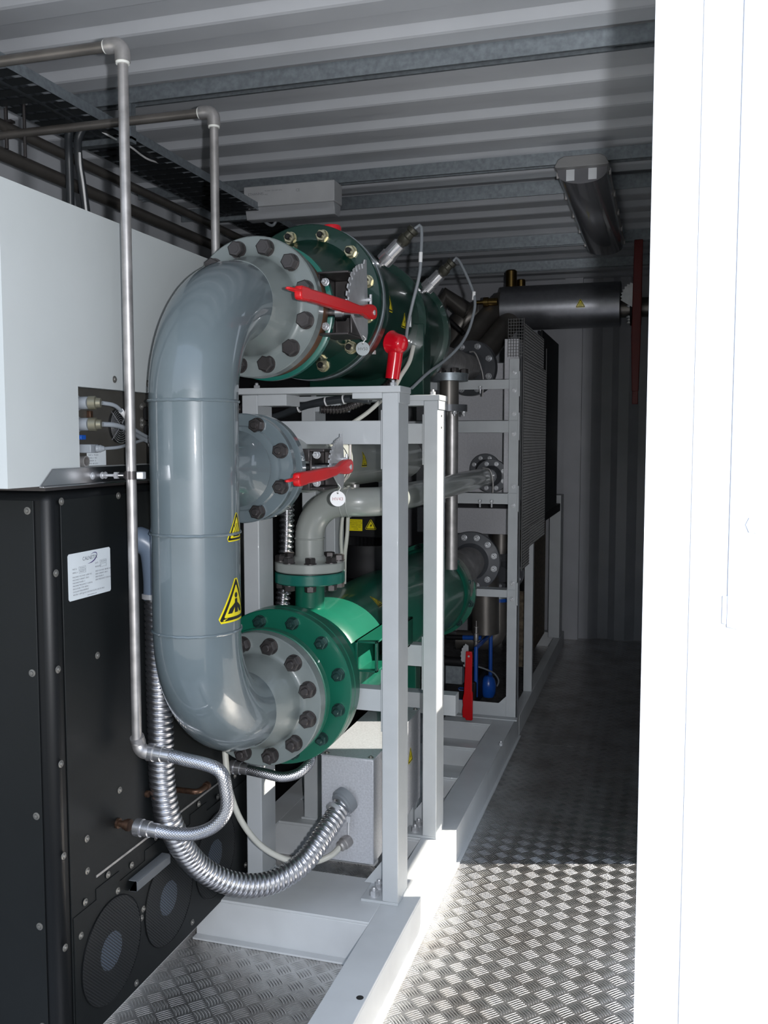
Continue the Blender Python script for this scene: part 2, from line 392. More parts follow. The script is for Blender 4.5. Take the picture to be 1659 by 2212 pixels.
def flat_fn(o, u, v):
    o, u, v = V(o), V(u).normalized(), V(v).normalized(); w_ = u.cross(v); return lambda x, y, h: o + u*x + v*y + w_*h
def cyl_fn(c, d, r, a0, h0=0.0):
    """on a cylinder about c along d: u runs round it, v along it; a0 = angle of the middle"""
    a, b, d = frame(d); c = V(c)
    return lambda x, y, h: c + d*(h0+y) + (a*cos(a0+x/r) + b*sin(a0+x/r))*(r+h)

# ================================================================== the container
XL, XR, Y0, Y1, H = -2.36, 0.02, 1.04, 6.86, 2.60
b = MB(); b.box(XL-.05, Y0-0.05, -0.03, XR+.03, 4.375, 0); fl_ = struct('floor', b, PLATE)
b = MB(); b.box(XL-.05, 4.379, -0.03, XR+.03, Y1+.06, 0); struct('floor', b, PLATE)
# roof sheet, pressed in ribs that run across
prof = []; PIT = 0.2425; y = 2.639 - PIT*7 - 0.225
while y < Y1+0.12:
    prof += [(y+.004, H), (y+.080, H), (y+.089, H+.004), (y+.104, H+.021), (y+.112, H+.024), (y+.208, H+.024), (y+.214, H+.021), (y+.237, H+.003)]; y += PIT
prof = [p for p in prof if p[0] > Y0-0.12]
b = MB(); n = len(prof); vs = []
for x in (XL-.08, XR+.06):
    vs += [(x, p[0], p[1]) for p in prof] + [(x, p[0], p[1]+0.004) for p in reversed(prof)]
m_ = 2*n
b.add(vs, [(i, (i+1) % m_, m_+(i+1) % m_, m_+i) for i in range(m_)])
o = struct('ceiling', b, CONT); o.data.shade_smooth(); o.data.set_sharp_from_angle(angle=R(12))
def corrugated(axis, const, a0, a1, z0, z1, out, skip=None, pit=0.28, dep=0.036):
    """wall sheet with upright ribs; axis 'x' runs along x at y=const"""
    b = MB(); pts = []; a = a0; k = 0
    while a < a1-1e-6:
        for d_, h_ in ((0, 0), (0.072, 0), (0.14, dep), (0.212, dep)):
            if a+d_ < a1: pts.append((a+d_, const+out*h_))
        a += pit
    pts.append((a1, const)); q = [(p[0], p[1]+out*0.004) for p in reversed(pts)]; P = pts+q; n = len(P)
    f = (lambda p, z: (p[0], p[1], z)) if axis == 'x' else (lambda p, z: (p[1], p[0], z))
    b.add([f(p, z0) for p in P] + [f(p, z1) for p in P], [(i, (i+1) % n, n+(i+1) % n, n+i) for i in range(n)]); return b
b = corrugated('x', Y1-0.01, -0.58, XR, 0, H+.03, 1, pit=0.26); b.box(XL, Y1-0.02, 0, -0.70, Y1+0.03, H+.03)
b.box(-0.70, Y1-0.06, 0, -0.575, Y1+0.03, H+0.03)
o = struct('wall_back', b, WALLP); o.data.shade_flat()
b = MB(); b.box(XL-.08, Y1+.045, -.1, XR+.08, Y1+.055, H+.05); b.box(XL-.075, Y0, -.1, XL-.065, Y1+.05, H+.05); struct('trim_3', b, CONT)
b = corrugated('y', XL, Y0, Y1, 0, H+.03, -1); struct('wall_left', b, CONT)
# right wall, out of view; stepped openings added to shape the sun patches
GAP0, GAP1, GAPZ = 2.70, 3.235, 2.16
b = MB(); b.box(XR, Y0, 0, XR+.04, 1.98, H+.03); b.box(XR, 1.98, 0.58, XR+.04, 2.74, H+.03); b.box(XR, 2.74, 0.72, XR+.04, 2.86, H+.03); b.box(XR, 2.86, .74, XR+.04, GAP1, 1.12); b.box(XR, 2.86, 1.78, XR+.04, 2.99, H+.03); b.box(XR, 2.99, 2.26, XR+.04, GAP1, H+.03)
b.box(XR, GAP1, 0, XR+.04, Y1, H+.03); struct('wall_right', b, CONT)
b = MB(); b.box(XL-.05, Y0-.06, -0.15, XR+.05, Y1+.1, -0.031); struct('trim_1', b, DARK)        # under-frame
b = MB(); b.box(XL, Y0-.05, H-.13, XR, Y0+.02, H+.05); b.box(XL-.06, Y0-.05, -0.15, XL, Y0+.04, H+.05); struct('trim_2', b, DOORP)  # door header and left post
b = MB(); b.box(-40, -45, -0.17, 40, 40, -0.16); struct('ground', b, GROUND)

# the open door leaf beside the camera
HX = V(-0.02, 1.04, 0); dl = V(0.695, -0.719, 0).normalized(); nl = V(-dl.y*-1, 0, 0); nl = V(dl.y, -dl.x, 0)
def leafbox(b, t0, t1, z0, z1, h0, h1):
    vs = [HX + dl*t + nl*h + V(0, 0, z) for z in (z0, z1) for h in (h0, h1) for t in (t0, t1)]
    return b.add(vs, [(0, 2, 3, 1), (4, 5, 7, 6), (0, 1, 5, 4), (2, 6, 7, 3), (0, 4, 6, 2), (1, 3, 7, 5)])
leaf = part('door_1', leafbox(MB(), 0.0, 1.12, 0.02, 2.48, -0.055, -0.004), DOORP, bev=0.002); leaf['kind'] = 'structure'
part('door_frame', leafbox(MB(), 0.070, 1.06, 0.06, 2.44, -0.004, 0.002), DOORP, leaf, 0.0015)
part('door_edge', leafbox(MB(), 0.0, 0.032, 0.02, 2.48, -0.004, -0.001), DOORP, leaf, 0.001)
part('door_seal', leafbox(leafbox(MB(), 0.127, 0.1405, 1.270, 2.40, 0.002, 0.010), 0.119, 0.131, 1.272, 1.30, 0.002, 0.008), SEAL, leaf, 0.001)
dp = part('door_panel', leafbox(MB(), 0.139, 1.0, 1.282, 2.40, 0.002, 0.007), DOORP, leaf, 0.0015)
hb = bolt_mesh('bolt', 0.014, ZINC, 0.0); put('bolt', hb, HX+dl*0.161+nl*0.007+V(0, 0, 1.372), nl, dp)

# ================================================================== roof struts
def strut(Y, z0, wy, x0, x1, slot, label):
    b = MB(); t = 0.0025; zt = H + (0.001 if slot else 0.0)
    if slot:
        lip = 0.010
        P = [(0, zt), (0, z0), (lip, z0), (lip, z0+0.008), (t, z0+0.008), (t, zt-t), (wy-t, zt-t), (wy-t, z0+0.008), (wy-lip, z0+0.008), (wy-lip, z0), (wy, z0), (wy, zt)]
        b.prism(P, (x0, Y, 0), (0, 1, 0), (0, 0, 1), x1-x0)
    else:
        b.prism([(0, zt), (0, z0), (0.006, z0), (wy, z0+0.012), (wy, zt)], (x0, Y, 0), (0, 1, 0), (0, 0, 1), x1-x0)
    o = part('ceiling_strut', b, GALV); tag(o, label, 'ceiling strut', 'galvanised struts under the roof')
strut(2.755, 2.552, 0.045, -1.95, XR-.03, True, 'galvanised slotted roof strut nearest the container door, above both thin pipes')
strut(3.845, 2.552, 0.045, XL+.02, XR-.01, True, 'slotted roof strut that carries the white batten light over the cable tray')
strut(4.245, 2.540, 0.050, XL+.02, XR-.01, False, 'plain galvanised roof strut crossing the middle of the dusty long light')
strut(5.34, 2.540, 0.050, XL+.02, XR-.01, True, 'roof strut at the far end of the dusty long light')
strut(6.10, 2.545, 0.045, XL+.02, XR-.01, True, 'farthest roof strut, above the silver silencer')

# ================================================================== skid
sk = thing('skid_base', (-1.4, 4.0, 0), 'light grey painted steel skid base on the checker plate floor', 'machine base')
b = MB()
b.box(-0.752, 1.05, 0.112, -0.652, 4.46, 0.12); b.box(-0.660, 1.05, 0.004, -0.652, 4.46, 0.112); b.box(-0.660, 1.05, 0.0, -0.640, 4.46, 0.006)
part('rail', b, SKIDM, sk, 0.0015)
part('bolt_hole', MB().lathe((-0.668, 2.016, 0.12), (0, 0, 1), [(0, 0.009), (0.0004, 0.009)], 20), INK, sk, label='dark bolt hole in the rail')
b = MB(); b.box(-1.285, 2.352, 0.112, -0.752, 2.60, 0.12); b.box(-1.285, 2.352, 0.0, -0.752, 2.358, 0.112); b.box(-1.285, 2.327, 0.0, -0.74, 2.352, 0.006)
part('cross_member', b, SKIDM, sk, 0.0015)
for ya, yb in ((2.92, 3.12), (3.50, 3.56), (3.872, 3.925), (4.23, 4.46)):
    b = MB(); b.box(-1.33, ya, 0.110, -0.752, yb, 0.1195); b.box(-1.33, ya, 0.0, -0.752, ya+0.006, 0.110); part('cross_member', b, SKIDM, sk, 0.0015)
b = MB(); b.box(-1.345, 2.77, 0.112, -1.265, 4.46, 0.12); b.box(-1.345, 2.77, 0, -1.337, 4.46, 0.112); part('rail', b, SKIDM, sk)
b = MB(); b.box(-1.33, 3.13, 0.030, -0.752, 4.23, 0.036); part('deck_plate', b, SKIDM, sk)
for xr_ in (-1.36, -2.05):
    part('rail', MB().box(xr_, 1.45, 0.0, xr_+.055, 2.62, 0.1195), SKIDM, sk)
b = MB(); b.box(-0.700, 4.47, 0.0, -0.652, 6.60, 0.10); b.box(-1.3, 6.52, 0, -0.70, 6.60, 0.10); part('rail', b, SKIDM, sk, 0.0015)
for q in ((-0.655, 3.945, 0.12), (-0.784, 4.363, 0.12)): put('bolt', NZs, q, (0, 0, 1), sk)

def portal(Ya, label, ytop, holes=False):
    """portal frame of box section bolted to the skid"""
    t = thing('pipe_stand', (-0.93, Ya+0.05, 0.12), label, 'support frame', 'portal frames carrying the pipework')
    yb = Ya+0.105
    zt = ytop
    pr = part('post', MB().box(-0.748, Ya, 0.128, -0.700, yb, zt-0.018), FRAME, t, 0.003)
    part('post', MB().box(-1.185, Ya+0.03, 0.128, -1.135, yb+0.03, zt-0.018), FRAME, t, 0.003)
    part('top_beam', MB().box(-1.20, Ya-0.004, zt-0.018, -0.694, yb+0.004, zt), FRAME, t, 0.0015)
    part('top_gusset', MB().box(-0.835, Ya+0.002, zt-0.034, -0.748, yb, zt-0.018), FRAME, t, 0.001)
    part('end_plate', MB().box(-0.700, Ya-0.002, zt-0.047, -0.6965, yb+0.002, zt-0.018), FRAME, t, 0.001)
    part('top_gusset', MB().box(-1.135, Ya+0.032, zt-0.05, -1.045, yb+0.03, zt-0.018), FRAME, t, 0.001)
    part('cross_bar', MB().box(-1.135, Ya+0.045, (-0.933, 2.5, 1.439)[2], -0.753, Ya+0.095, (-0.933, 2.5, 1.506)[2]), FRAME, t, 0.002)
    part('bar_plate', MB().box(-0.757, Ya+0.02, 1.37, -0.748, yb-0.01, 1.535), FRAME, t, 0.001)
    part('cross_bar', MB().box(-0.935, Ya+0.04, 0.672 if Ya < 2.6 else 0.694, -0.753, Ya+0.09, 0.736 if Ya < 2.6 else 0.766), FRAME, t, 0.002)
    part('bar_plate', MB().box(-0.757, Ya+0.02, 0.62, -0.748, yb-0.01, 0.80), FRAME, t, 0.001)
    for x, s in ((-0.70, -1), (-1.135, 1)):
        bp = part('foot_plate', MB().box(x, Ya+(0 if s < 0 else 0.03), 0.1202, x-0.112 if s < 0 else x-0.06, yb+(0.0 if s < 0 else 0.03), 0.1285), FRAME, t, 0.001)
        if s < 0:
            for yy in (Ya+0.028, Ya+0.078): put('bolt', NZ, (x-0.080, yy, 0.1285), (0, 0, 1), bp)
    part('gusset', MB().prism([(0, 0), (-0.085, 0), (0, 0.11)], (-0.748, Ya+0.103, 0.1285), (1, 0, 0), (0, 0, 1), 0.004), FRAME, t)
    for q in ((-0.73, Ya+0.05, zt), (-1.155, Ya+0.07, zt)): put('bolt', NZs, q, (0, 0, 1), t)
    if holes:
        for z in (1.530, 1.492): part('bolt_hole', MB().lathe((-0.6995, Ya+0.048, z), (1, 0, 0), [(0, 0.0035), (0.0006, 0.0035)], 14), INK, t, label='small dark bolt hole')
    return t
portal(2.460, 'light grey portal frame nearest the door, its foot beside the silver box', 1.600)
portal(2.925, 'second light grey portal frame, standing just behind the nearest one', 1.597, True)
t = thing('support_post', (-1.15, 3.2, 0.12), 'short grey support post behind the grey elbow pipe', 'support post')
part('post', MB().box(-1.185, 3.15, 0.12, -1.135, 3.25, 1.40), FRAME, t, 0.003); part('head_plate', MB().box(-1.20, 3.14, 1.40, -1.12, 3.26, 1.41), FRAME, t)

# ================================================================== black cabinet
bc = thing('black_cabinet', (-1.8, 2.24, 0), 'tall black sheet metal cabinet standing on the floor at the left', 'cabinet')
body = part('body', MB().box(-2.30, 1.733, 0.012, -1.292, 2.756, 1.338), BLK, bc, 0.022)
sp_ = part('side_panel', MB().box(-1.292, 1.770, 0.02, -1.2885, 2.735, 1.318), BLK2, bc, 0.001)
fp_ = part('front_panel', MB().box(-2.26, 1.7295, 0.03, -1.330, 1.733, 1.318), BLK2, bc, 0.001)
FX = -1.2885
for q in ((-1.288, 1.772, 1.314), (-1.288, 1.999, 1.314), (-1.288, 1.746, 1.156), (-1.288, 1.744, 0.939), (-1.288, 1.745, 0.722), (-1.288, 1.895, 0.937), (-1.288, 1.976, 0.576),
          (-1.288, 1.835, 0.51), (-1.289, 1.835, 0.431), (-1.288, 1.746, 0.507), (-1.288, 1.742, 0.292)): put('screw', SCREW, q, (1, 0, 0), sp_)
for x, z in ((-1.345, 1.295), (-1.345, 0.93), (-1.345, 0.60), (-1.345, 0.34), (-1.345, 0.10)): put('screw', SCREW, (x, 1.7295, z), (0, -1, 0), fp_)
# lower service panel with its stepped upper edge
zs = [(1.775, .345), (1.865, .345), (1.865, .372), (1.965, .372), (1.965, .345), (2.085, .345), (2.085, .372), (2.19, .372), (2.19, .345), (2.33, .345), (2.33, .372), (2.43, .372), (2.43, .345), (2.73, .345)]
fan_p = part('fan_panel', MB().prism([(1.775, 0.025)] + [(2.73, .025)] + zs[::-1], (FX, 0, 0), (0, 1, 0), (0, 0, 1), 0.0022), BLK2, bc, 0.0005)
for yy, z in ((1.82, .362), (1.915, .385), (2.02, .362), (2.14, .385), (2.38, .385), (1.955, .325), (1.80, .06), (1.80, .29), (2.03, .04), (2.06, .2), (2.07, .22), (2.33, .05), (2.36, .31), (2.5, .362), (2.62, .385), (2.69, .06)):
    put('screw', SCREW, (FX+0.0022, yy, z), (1, 0, 0), fan_p)
for yc in (1.927, 2.205, 2.483):
    g = part('fan_grille', MB().lathe((FX+0.0030, yc, 0.187), (1, 0, 0), [(0.001, 0.127), (0.0012, 0.127)], 48), PERF, fan_p)
    part('fan_hub', MB().lathe((FX+0.0023, yc-0.005, 0.187), (1, 0, 0), [(0, 0.046), (0.0008, 0.046), (0.0014, 0.040)], 28), BLUEG, g, label='blue grey round fan hub behind the grille')
    rr_ = MB(); rr_.tube([(FX+0.0035, yc+cos(2*pi*i/48)*0.128, 0.187+sin(2*pi*i/48)*0.128) for i in range(49)], 0.0018, 6, caps=False); part('grille_rim', rr_, BLK, g)
b = MB(); b.prism([(0, 0), (0, .020), (.004, .026), (.026, .026), (.030, .020), (.030, .0), (.027, .0), (.027, .022), (.003, .022), (.003, 0)], (FX+0.002, 2.005, 0.300), (0, 0, 1), (1, 0, 0), 0.165)
part('handle', b, mat('grey_handle', (0.12, 0.13, 0.14), 0.4), fan_p, 0.001, label='grey channel shaped pull handle')
part('slot', MB().bar((FX, 1.868, 0.402), (FX, 2.70, 0.402), 0.004, 0.006), TUBE, sp_, label='bright edge of the long slot above the fans')
# type plate
def plate_fn(): return None
pa, pb, pc = V((-1.288, 1.801, 1.203)), V((-1.288, 1.964, 1.067)), V((-1.288, 1.963, 1.194))
yA, yB, zA, zB = 1.790, 1.957, 1.084, 1.192
tp = part('type_plate', MB().prism([(yA, zA-0.007), (yB, zA+0.0), (yB, zB), (yA, zB)][0:0] or [(yA+.004, zA), (yB-.004, zA), (yB, zA+.004), (yB, zB-.004), (yB-.004, zB), (yA+.004, zB), (yA, zB-.004), (yA, zA+.004)], (FX, 0, 0), (0, 1, 0), (0, 0, 1), 0.0012), PAPER, sp_, label='silver white type plate printed with small dark text')
XT = FX+0.0014; yc = (yA+yB)/2; W_, H_ = yB-yA, zB-zA
tx = lambda s_, sz, fy, fz, al='LEFT', mm=INKB: text_on(s_, sz, mm, (XT, yA+W_*fy, zA+H_*fz), (0, 1, 0), (0, 0, 1), tp, 'printed_text', al)
tx('CALNETIX', 0.0125, 0.50, 0.845, 'CENTER', INKB)
# swoosh round the logo
b = MB(); nn = 30
for i in range(nn):
    t0, t1 = pi*(-0.80)+pi*1.30*i/nn, pi*(-0.80)+pi*1.30*(i+1)/nn
    wd = lambda t: 0.0003+0.0034*max(0, sin((t+pi*0.80)/(pi*1.30)*pi))
    pt = lambda t, o_: (XT, yc+0.006+(0.022+o_*0.6)*cos(t)*cos(.35)-(0.0085+o_)*sin(t)*sin(.35), zA+H_*0.835+(0.022+o_*0.6)*cos(t)*sin(.35)+(0.0085+o_)*sin(t)*cos(.35))
    b.add([pt(t0, 0), pt(t1, 0), pt(t1, wd(t1)), pt(t0, wd(t0))], [(0, 1, 2, 3)])
part('logo_swoosh', b, INKV, tp)
tx('PART #', .0050, .09, .66); tx('SERIAL #', .0050, .09, .585); tx('DATE', .0050, .62, .70); tx('REVISION', .0050, .62, .62)
tx('794-0010', .0048, .26, .66); tx('0022/2011', .0048, .26, .585); tx('08/12/2011', .0048, .76, .715); tx('0', .0048, .76, .63)
for i, s_ in enumerate(('MACHINE VOLTAGE: 3x380 VAC', 'MACHINE CURRENT: 200 A', 'MACHINE PHASES: 3', 'MACHINE FREQUENCY: 0-500 Hz', 'ENCLOSURE TYPE: NEMA 1', 'COOLANT REQUIREMENT', 'WATER: 5 GPM @ 43 C 50% MAX FLOW, 50% PG MAX')):
    tx(s_, .0052, .09, .49-.063*i)
for i, s_ in enumerate(('GRID VOLTAGE: 380/480 VAC', 'GRID CURRENT: 200 A', 'GRID PHASES: 3', 'GRID FREQUENCY: 50/60 Hz')): tx(s_, .0050, .62, .52-.063*i)
tx('www.calnetix.com', .0050, .42, .045)
b = MB()
for fy, fz in ((.24, .66), (.24, .585), (.74, .715), (.74, .63)):
    y0_, z0_ = yA+W_*fy, zA+H_*fz-.0036
    for r_ in (((0, 0), (.026, 0)), ((.026, 0), (.026, .0072)), ((.026, .0072), (0, .0072)), ((0, .0072), (0, 0))):
        b.bar((XT, y0_+r_[0][0], z0_+r_[0][1]), (XT, y0_+r_[1][0], z0_+r_[1][1]), .0003, .0003, (1, 0, .01))
part('printed_frame', b, INKB, tp)
# water stubs
b = MB(); q = V(-1.289, 2.26, .472); b.cyl(q, q+V(.05, 0, 0), .008); b.tube(bend(q+V(.066, 0, 0), (1, 0, 0), (0, 1, 0), .016), .008, 12); b.cyl(q+V(.066, .016, 0), q+V(.066, .05, 0), .008); b.lathe(q+V(.066, .045, 0), (0, 1, 0), [(0, .011), (.012, .011)], 16)
part('copper_stub', b, COPPER, sp_, label='tarnished copper pipe stub')
part('copper_stub', MB().cyl((-1.289, 2.10, .52), (-1.281, 2.10, .52), .009), COPPER, sp_, label='tarnished copper pipe end')

# ================================================================== white cabinet on top of it
wc = thing('white_cabinet', (-1.8, 2.08, 1.349), 'white sheet metal cabinet on top of the black cabinet', 'cabinet')
part('base_rim', MB().box(-2.28, 1.74, 1.3385, -1.305, 2.55, 1.350), DARK, wc)
xa = -1.300
b = MB(); y0_, y1_, z0_, z1_ = 1.862, 2.30, 1.388, 1.5745
for bx in ((-2.30, 1.612, 1.350, -1.335, 2.555, 1.984), (-1.335, 1.612, 1.350, xa, y0_, 1.984), (-1.335, y1_, 1.350, xa, 2.555, 1.984), (-1.335, y0_, z1_, xa, y1_, 1.984), (-1.335, y0_, 1.350, xa, y1_, z0_)):
    b.box(*bx)
bd = part('body', b, WHITE, wc)
cp = part('connector_panel', MB().box(-1.3349, y0_+.001, z0_+.001, -1.322, y1_-.001, z1_-.001), PANEL, wc)
XP = -1.322
put('screw', SCREW, (xa, 2.012, 1.600), (1, 0, 0), bd); put('screw', SCREW, (xa, 2.166, 1.599), (1, 0, 0), bd)
put('screw', SCREW, (XP, 2.22, 1.42), (1, 0, 0), cp)
def pin(q, k=1.0):
    """a round bayonet plug sticking out towards the aisle, lying along +y as seen"""
for z in (1.5375, 1.488):
    b = MB(); b.lathe((XP, 1.885, z), (1, 0, 0), [(0, .018), (.004, .018), (.004, .015), (.030, .015), (.034, .013)], 26)
    g = part('plug', b, CABG, cp, label='round grey metal cable plug')
    part('plug_collar', MB().lathe((XP+.034, 1.885, z), (1, .35, 0), [(0, .016), (.016, .016), (.018, .012), (.028, .011)], 26), mat('olive_plug', (.20, .19, .14), .4, .6), g)
part('pin_block', MB().box(XP, 1.925, 1.503, XP+.010, 1.937, 1.521), COPPER, cp, .001, label='copper coloured double contact block')
b = MB(); b.box(XP, 1.892, 1.452, XP+.006, 1.912, 1.463); part('socket', b, BLUE, cp, .001, label='small blue socket')
b = MB(); b.box(XP, 1.872, 1.421, XP+.045, 1.905, 1.441); b.lathe((XP+.045, 1.890, 1.431), (1, .6, 0), [(0, .008), (.004, .010), (.008, .008), (.012, .009), (.016, .007), (.022, .005)], 16)
pg = part('plug', b, CABG, cp, .002, label='flat grey moulded cable plug')
b = MB(); b.lathe((XP, 1.888, 1.401), (1, 0, 0), [(0, .013), (.022, .013), (.022, .010), (.012, .010)], 26, caps=False); part('socket', b, TUBE, cp, label='empty round metal socket')
for z in (1.521, 1.4725):
    g = part('socket', MB().box(XP, 2.175, z-.018, XP+.022, 2.205, z+.018), RUB, cp, .002, label='square black socket')
    for dy in (-.008, .033):
        for dz in (-.018, .018): put('screw', SCREW, (XP, 2.178+dy, z+dz), (1, 0, 0), cp)
b = MB()
for i in range(7): b.tube([(XP+.008, 2.058+cos(2*pi*k/32)*(.010+.0055*i), 1.487+sin(2*pi*k/32)*(.010+.0055*i)) for k in range(33)], .0010, 6, caps=False)
for a in (0.8, 2.4, 3.9, 5.5): b.cyl((XP+.008, 2.058+cos(a)*.008, 1.487+sin(a)*.008), (XP+.006, 2.058+cos(a)*.052, 1.487+sin(a)*.052), .0012, n=8)
fg = part('fan_guard', b, CHROME, cp, label='round chrome wire fan guard')
part('fan_hole', MB().lathe((XP, 2.058, 1.487), (1, 0, 0), [(0, .044), (.0008, .044)], 32), INK, fg)
lb = part('type_plate', MB().box(XP, 1.922, 1.3895, XP+.001, 2.000, 1.426), PAPER, cp, label='small silver white type plate')
for i, s_ in enumerate(('CALNETIX', 'PART #   794-0021', 'SERIAL #   0022', 'REVISION   B', 'DATE  08/12/2011')): text_on(s_, .0052, INKB, (XP+.0012, 1.927, 1.4215-.0068*i), (0, 1, 0), (0, 0, 1), lb, 'printed_text', 'LEFT')
for yy, z, s_ in ((1.868, 1.560, 'SENSOR'), (1.868, 1.511, 'SERIAL 1'), (1.868, 1.468, 'MODEM'), (1.868, 1.447, 'DISPLAY'), (2.19, 1.55, 'BEARING'), (2.19, 1.498, 'SENSOR 2')):
    text_on(s_, .006, INK, (XP+.0004, yy, z), (0, 1, 0), (0, 0, 1), cp, 'printed_text', 'LEFT')
# stainless drip bracket at the foot
b = MB(); b.prism([(1.712, 1.350), (1.757, 1.3875), (2.50, 1.3875), (2.50, 1.350)], (xa, 0, 0), (0, 1, 0), (0, 0, 1), .004); b.box(xa, 1.712, 1.3465, xa+.012, 2.5, 1.350)
dr = part('drip_bracket', b, STEEL, wc, .001, label='stainless steel bracket along the foot')
for yy in (1.905, 1.945, 1.958): put('screw', SCREWZ, (xa+.004, yy, 1.366), (1, 0, 0), dr)
# cables of the panel
g = part('cable', MB().tube(smoothpath([(XP+.062, 1.897, 1.5375), (XP+.075, 1.93, 1.532), (XP+.07, 1.975, 1.512), (XP+.05, 2.03, 1.487), (XP+.05, 2.10, 1.462), (XP+.05, 2.2, 1.437), (XP+.04, 2.32, 1.43)]), .0048, 12), CABG, cp)
part('cable_marker', MB().tube([(XP+.0735, 1.957, 1.521), (XP+.066, 1.996, 1.503)], .0060, 14), TAGW, g, label='white marker sleeve')
part('cable', MB().tube(smoothpath([(XP+.062, 1.897, 1.488), (XP+.075, 1.93, 1.486), (XP+.07, 1.99, 1.477), (XP+.055, 2.06, 1.461), (XP+.055, 2.12, 1.445), (XP+.05, 2.2, 1.43), (XP+.04, 2.32, 1.425)]), .0058, 12), CABG, cp)
part('cable', MB().tube(smoothpath([(XP+.062, 1.900, 1.431), (XP+.07, 1.95, 1.434), (XP+.06, 2.02, 1.442), (XP+.055, 2.10, 1.452), (XP+.05, 2.2, 1.448), (XP+.04, 2.32, 1.45)]), .0040, 12), CABG, cp)
part('cable_tie', MB().lathe((XP+.0535, 2.130, 1.443), (0, 1, -.3), [(0, .013), (.004, .013)], 16), TAGW, cp)
b = MB(); b.box(-2.3, 2.83, 0, -1.42, 5.2, 1.74); rc = part('equipment_cabinet', b, SOOT, bev=.01); tag(rc, 'dark equipment cabinet behind the black and white cabinets', 'cabinet')

# ================================================================== the big grey U shaped pipe
PX, PY, ZU, ZL, PR = -1.045, 1.94, 1.800, 0.747, 0.1025
mp = thing('bent_pipe', (PX, PY, 0.65), 'thick glossy grey U shaped pipe with two elbows in front of the portal frames', 'pipe')
path = [(PX, 2.205, ZU)] + bend((PX, PY, ZU), (0, -1, 0), (0, 0, -1), 0.26, 28) + [(PX, PY, 1.3)] + bend((PX, PY, ZL), (0, 0, -1), (0, 1, 0), 0.26, 28) + [(PX, 2.21, ZL)]
# (bend gives the arc from the incoming to the outgoing leg)
pb = part('pipe_body', MB().tube(path, PR, 56), PIPE, mp)
for z in (1.540, 1.236, 1.008): part('weld_seam', MB().tube([(PX+cos(2*pi*i/64)*(PR+.0005), PY+sin(2*pi*i/64)*(PR+.0005), z+.0005*sin(i*2.3)) for i in range(65)], 0.0036, 8, caps=False), PIPE, pb)
for z, w_ in ((ZU, 1), (ZL, 1)): part('weld_seam', MB().tube([(PX+cos(2*pi*i/64)*(PR+.0005), 2.20+.001*sin(i*1.7), z+sin(2*pi*i/64)*(PR+.0005)) for i in range(65)], 0.0036, 8, caps=False), PIPE, pb)
warning(cyl_fn((PX, PY, 1.243), (0, 0, 1), PR, R(2)), 0.043, 'hot', pb)
warning(cyl_fn((PX, PY, 1.070), (0, 0, 1), PR, R(-2)), 0.066, 'person', pb)
def neck_flange(c, d, rp, rf, th, neck, m, parent, nb=12, rb=None, bolts=None, off=None, name='flange', only=None):
    """weld neck flange: c = centre of the front face, d = direction away from the neck"""
    c, d = V(c), V(d).normalized()
    pr = [(-neck, rp), (-neck*.75, rp*1.06), (-neck*.5, rp*1.16), (-neck*.30, rp*1.22), (-.012, rp*1.25), (-.006, rp*1.28), (-.002, rp*1.34), (0, rp*1.42), (0, rf-.003), (.003, rf), (th-.003, rf), (th, rf-.003)]
    o = part(name, MB().lathe(c, d, pr, 72), m, parent)
    if bolts: ring_of('bolt', bolts, c, -d, rb, nb, o, pi/nb if off is None else off, only)
    return o
neck_flange((PX, 2.270, ZU), (0, 1, 0), PR, 0.1845, 0.040, 0.105, FLG, mp, 12, 0.155, B36)
neck_flange((PX, 2.270, ZL), (0, 1, 0), PR, 0.1845, 0.040, 0.105, FLG, mp, 12, 0.155, N36)
br_ = part('branch', MB().lathe((PX, 2.0, 1.378), (0, 1, 0), [(0, .074), (.08, .076), (.115, .083), (.150, .098), (.165, .094), (.178, .078), (.185, .078)], 56), PIPE, mp, label='short rounded branch neck')
fb = part('flange', MB().lathe((PX, 2.180, 1.378), (0, 1, 0), [(0, .08), (.004, .107), (.010, .111), (.011, .139), (.014, .142), (.034, .142), (.037, .139)], 72), PIPE, mp)
ring_of('bolt', N30, (PX, 2.191, 1.378), (0, -1, 0), 0.120, 8, fb, pi/8)

# ================================================================== butterfly valves
def lever(parent, X, Yp, zp, Ye, ze, dx=0.0, s=1.0):
    """red hand lever: pivot head at Yp, grip end at Ye (towards the camera)"""
    u = V(dx, -(Yp-Ye), ze-zp); L = u.length; u.normalize(); v = V(0, 0, 1)
    v = (v - u*v.dot(u)).normalized()
    P = []
    hs_ = .80
    up = [(-.022, .004), (-.020, .014), (-.012, .021), (.004, .023), (.030, .020), (.060, .012), (.085, .0125), (.120, .0145), (.150, .0165), (L-.05, .0185), (L-.045, .0205), (L-.010, .0205), (L-.004, .013)]
    up = [(x, h*(hs_ if x > .05 else .92)) for x, h in up]
    dn = [(x, -h*(1.0 if x > .05 else .85)-(.004 if .08 < x < L-.1 else 0)) for x, h in reversed(up)]
    o = V(X, Yp, zp)
    lv = part('lever', MB().prism(up+dn, o - u.cross(v)*0.010, u, v, 0.020), RED, parent, 0.0045)
    loop = [(L-.010, .008), (L+.020, .0075), (L+.038, .004), (L+.041, 0), (L+.038, -.004), (L+.020, -.0075), (L-.010, -.008)]; w3 = u.cross(v)
    part('lever_loop', MB().tube([o+u*x+w3*y+v*.003 for x, y in loop], .0028, 10), RED, lv)
    part('pivot_pin', MB().lathe(o + V(.009, 0, 0), (1, 0, 0), [(0, .007), (.003, .007), (.0035, .005)], 16), ZINC, lv, label='shiny pivot pin')
    return lv
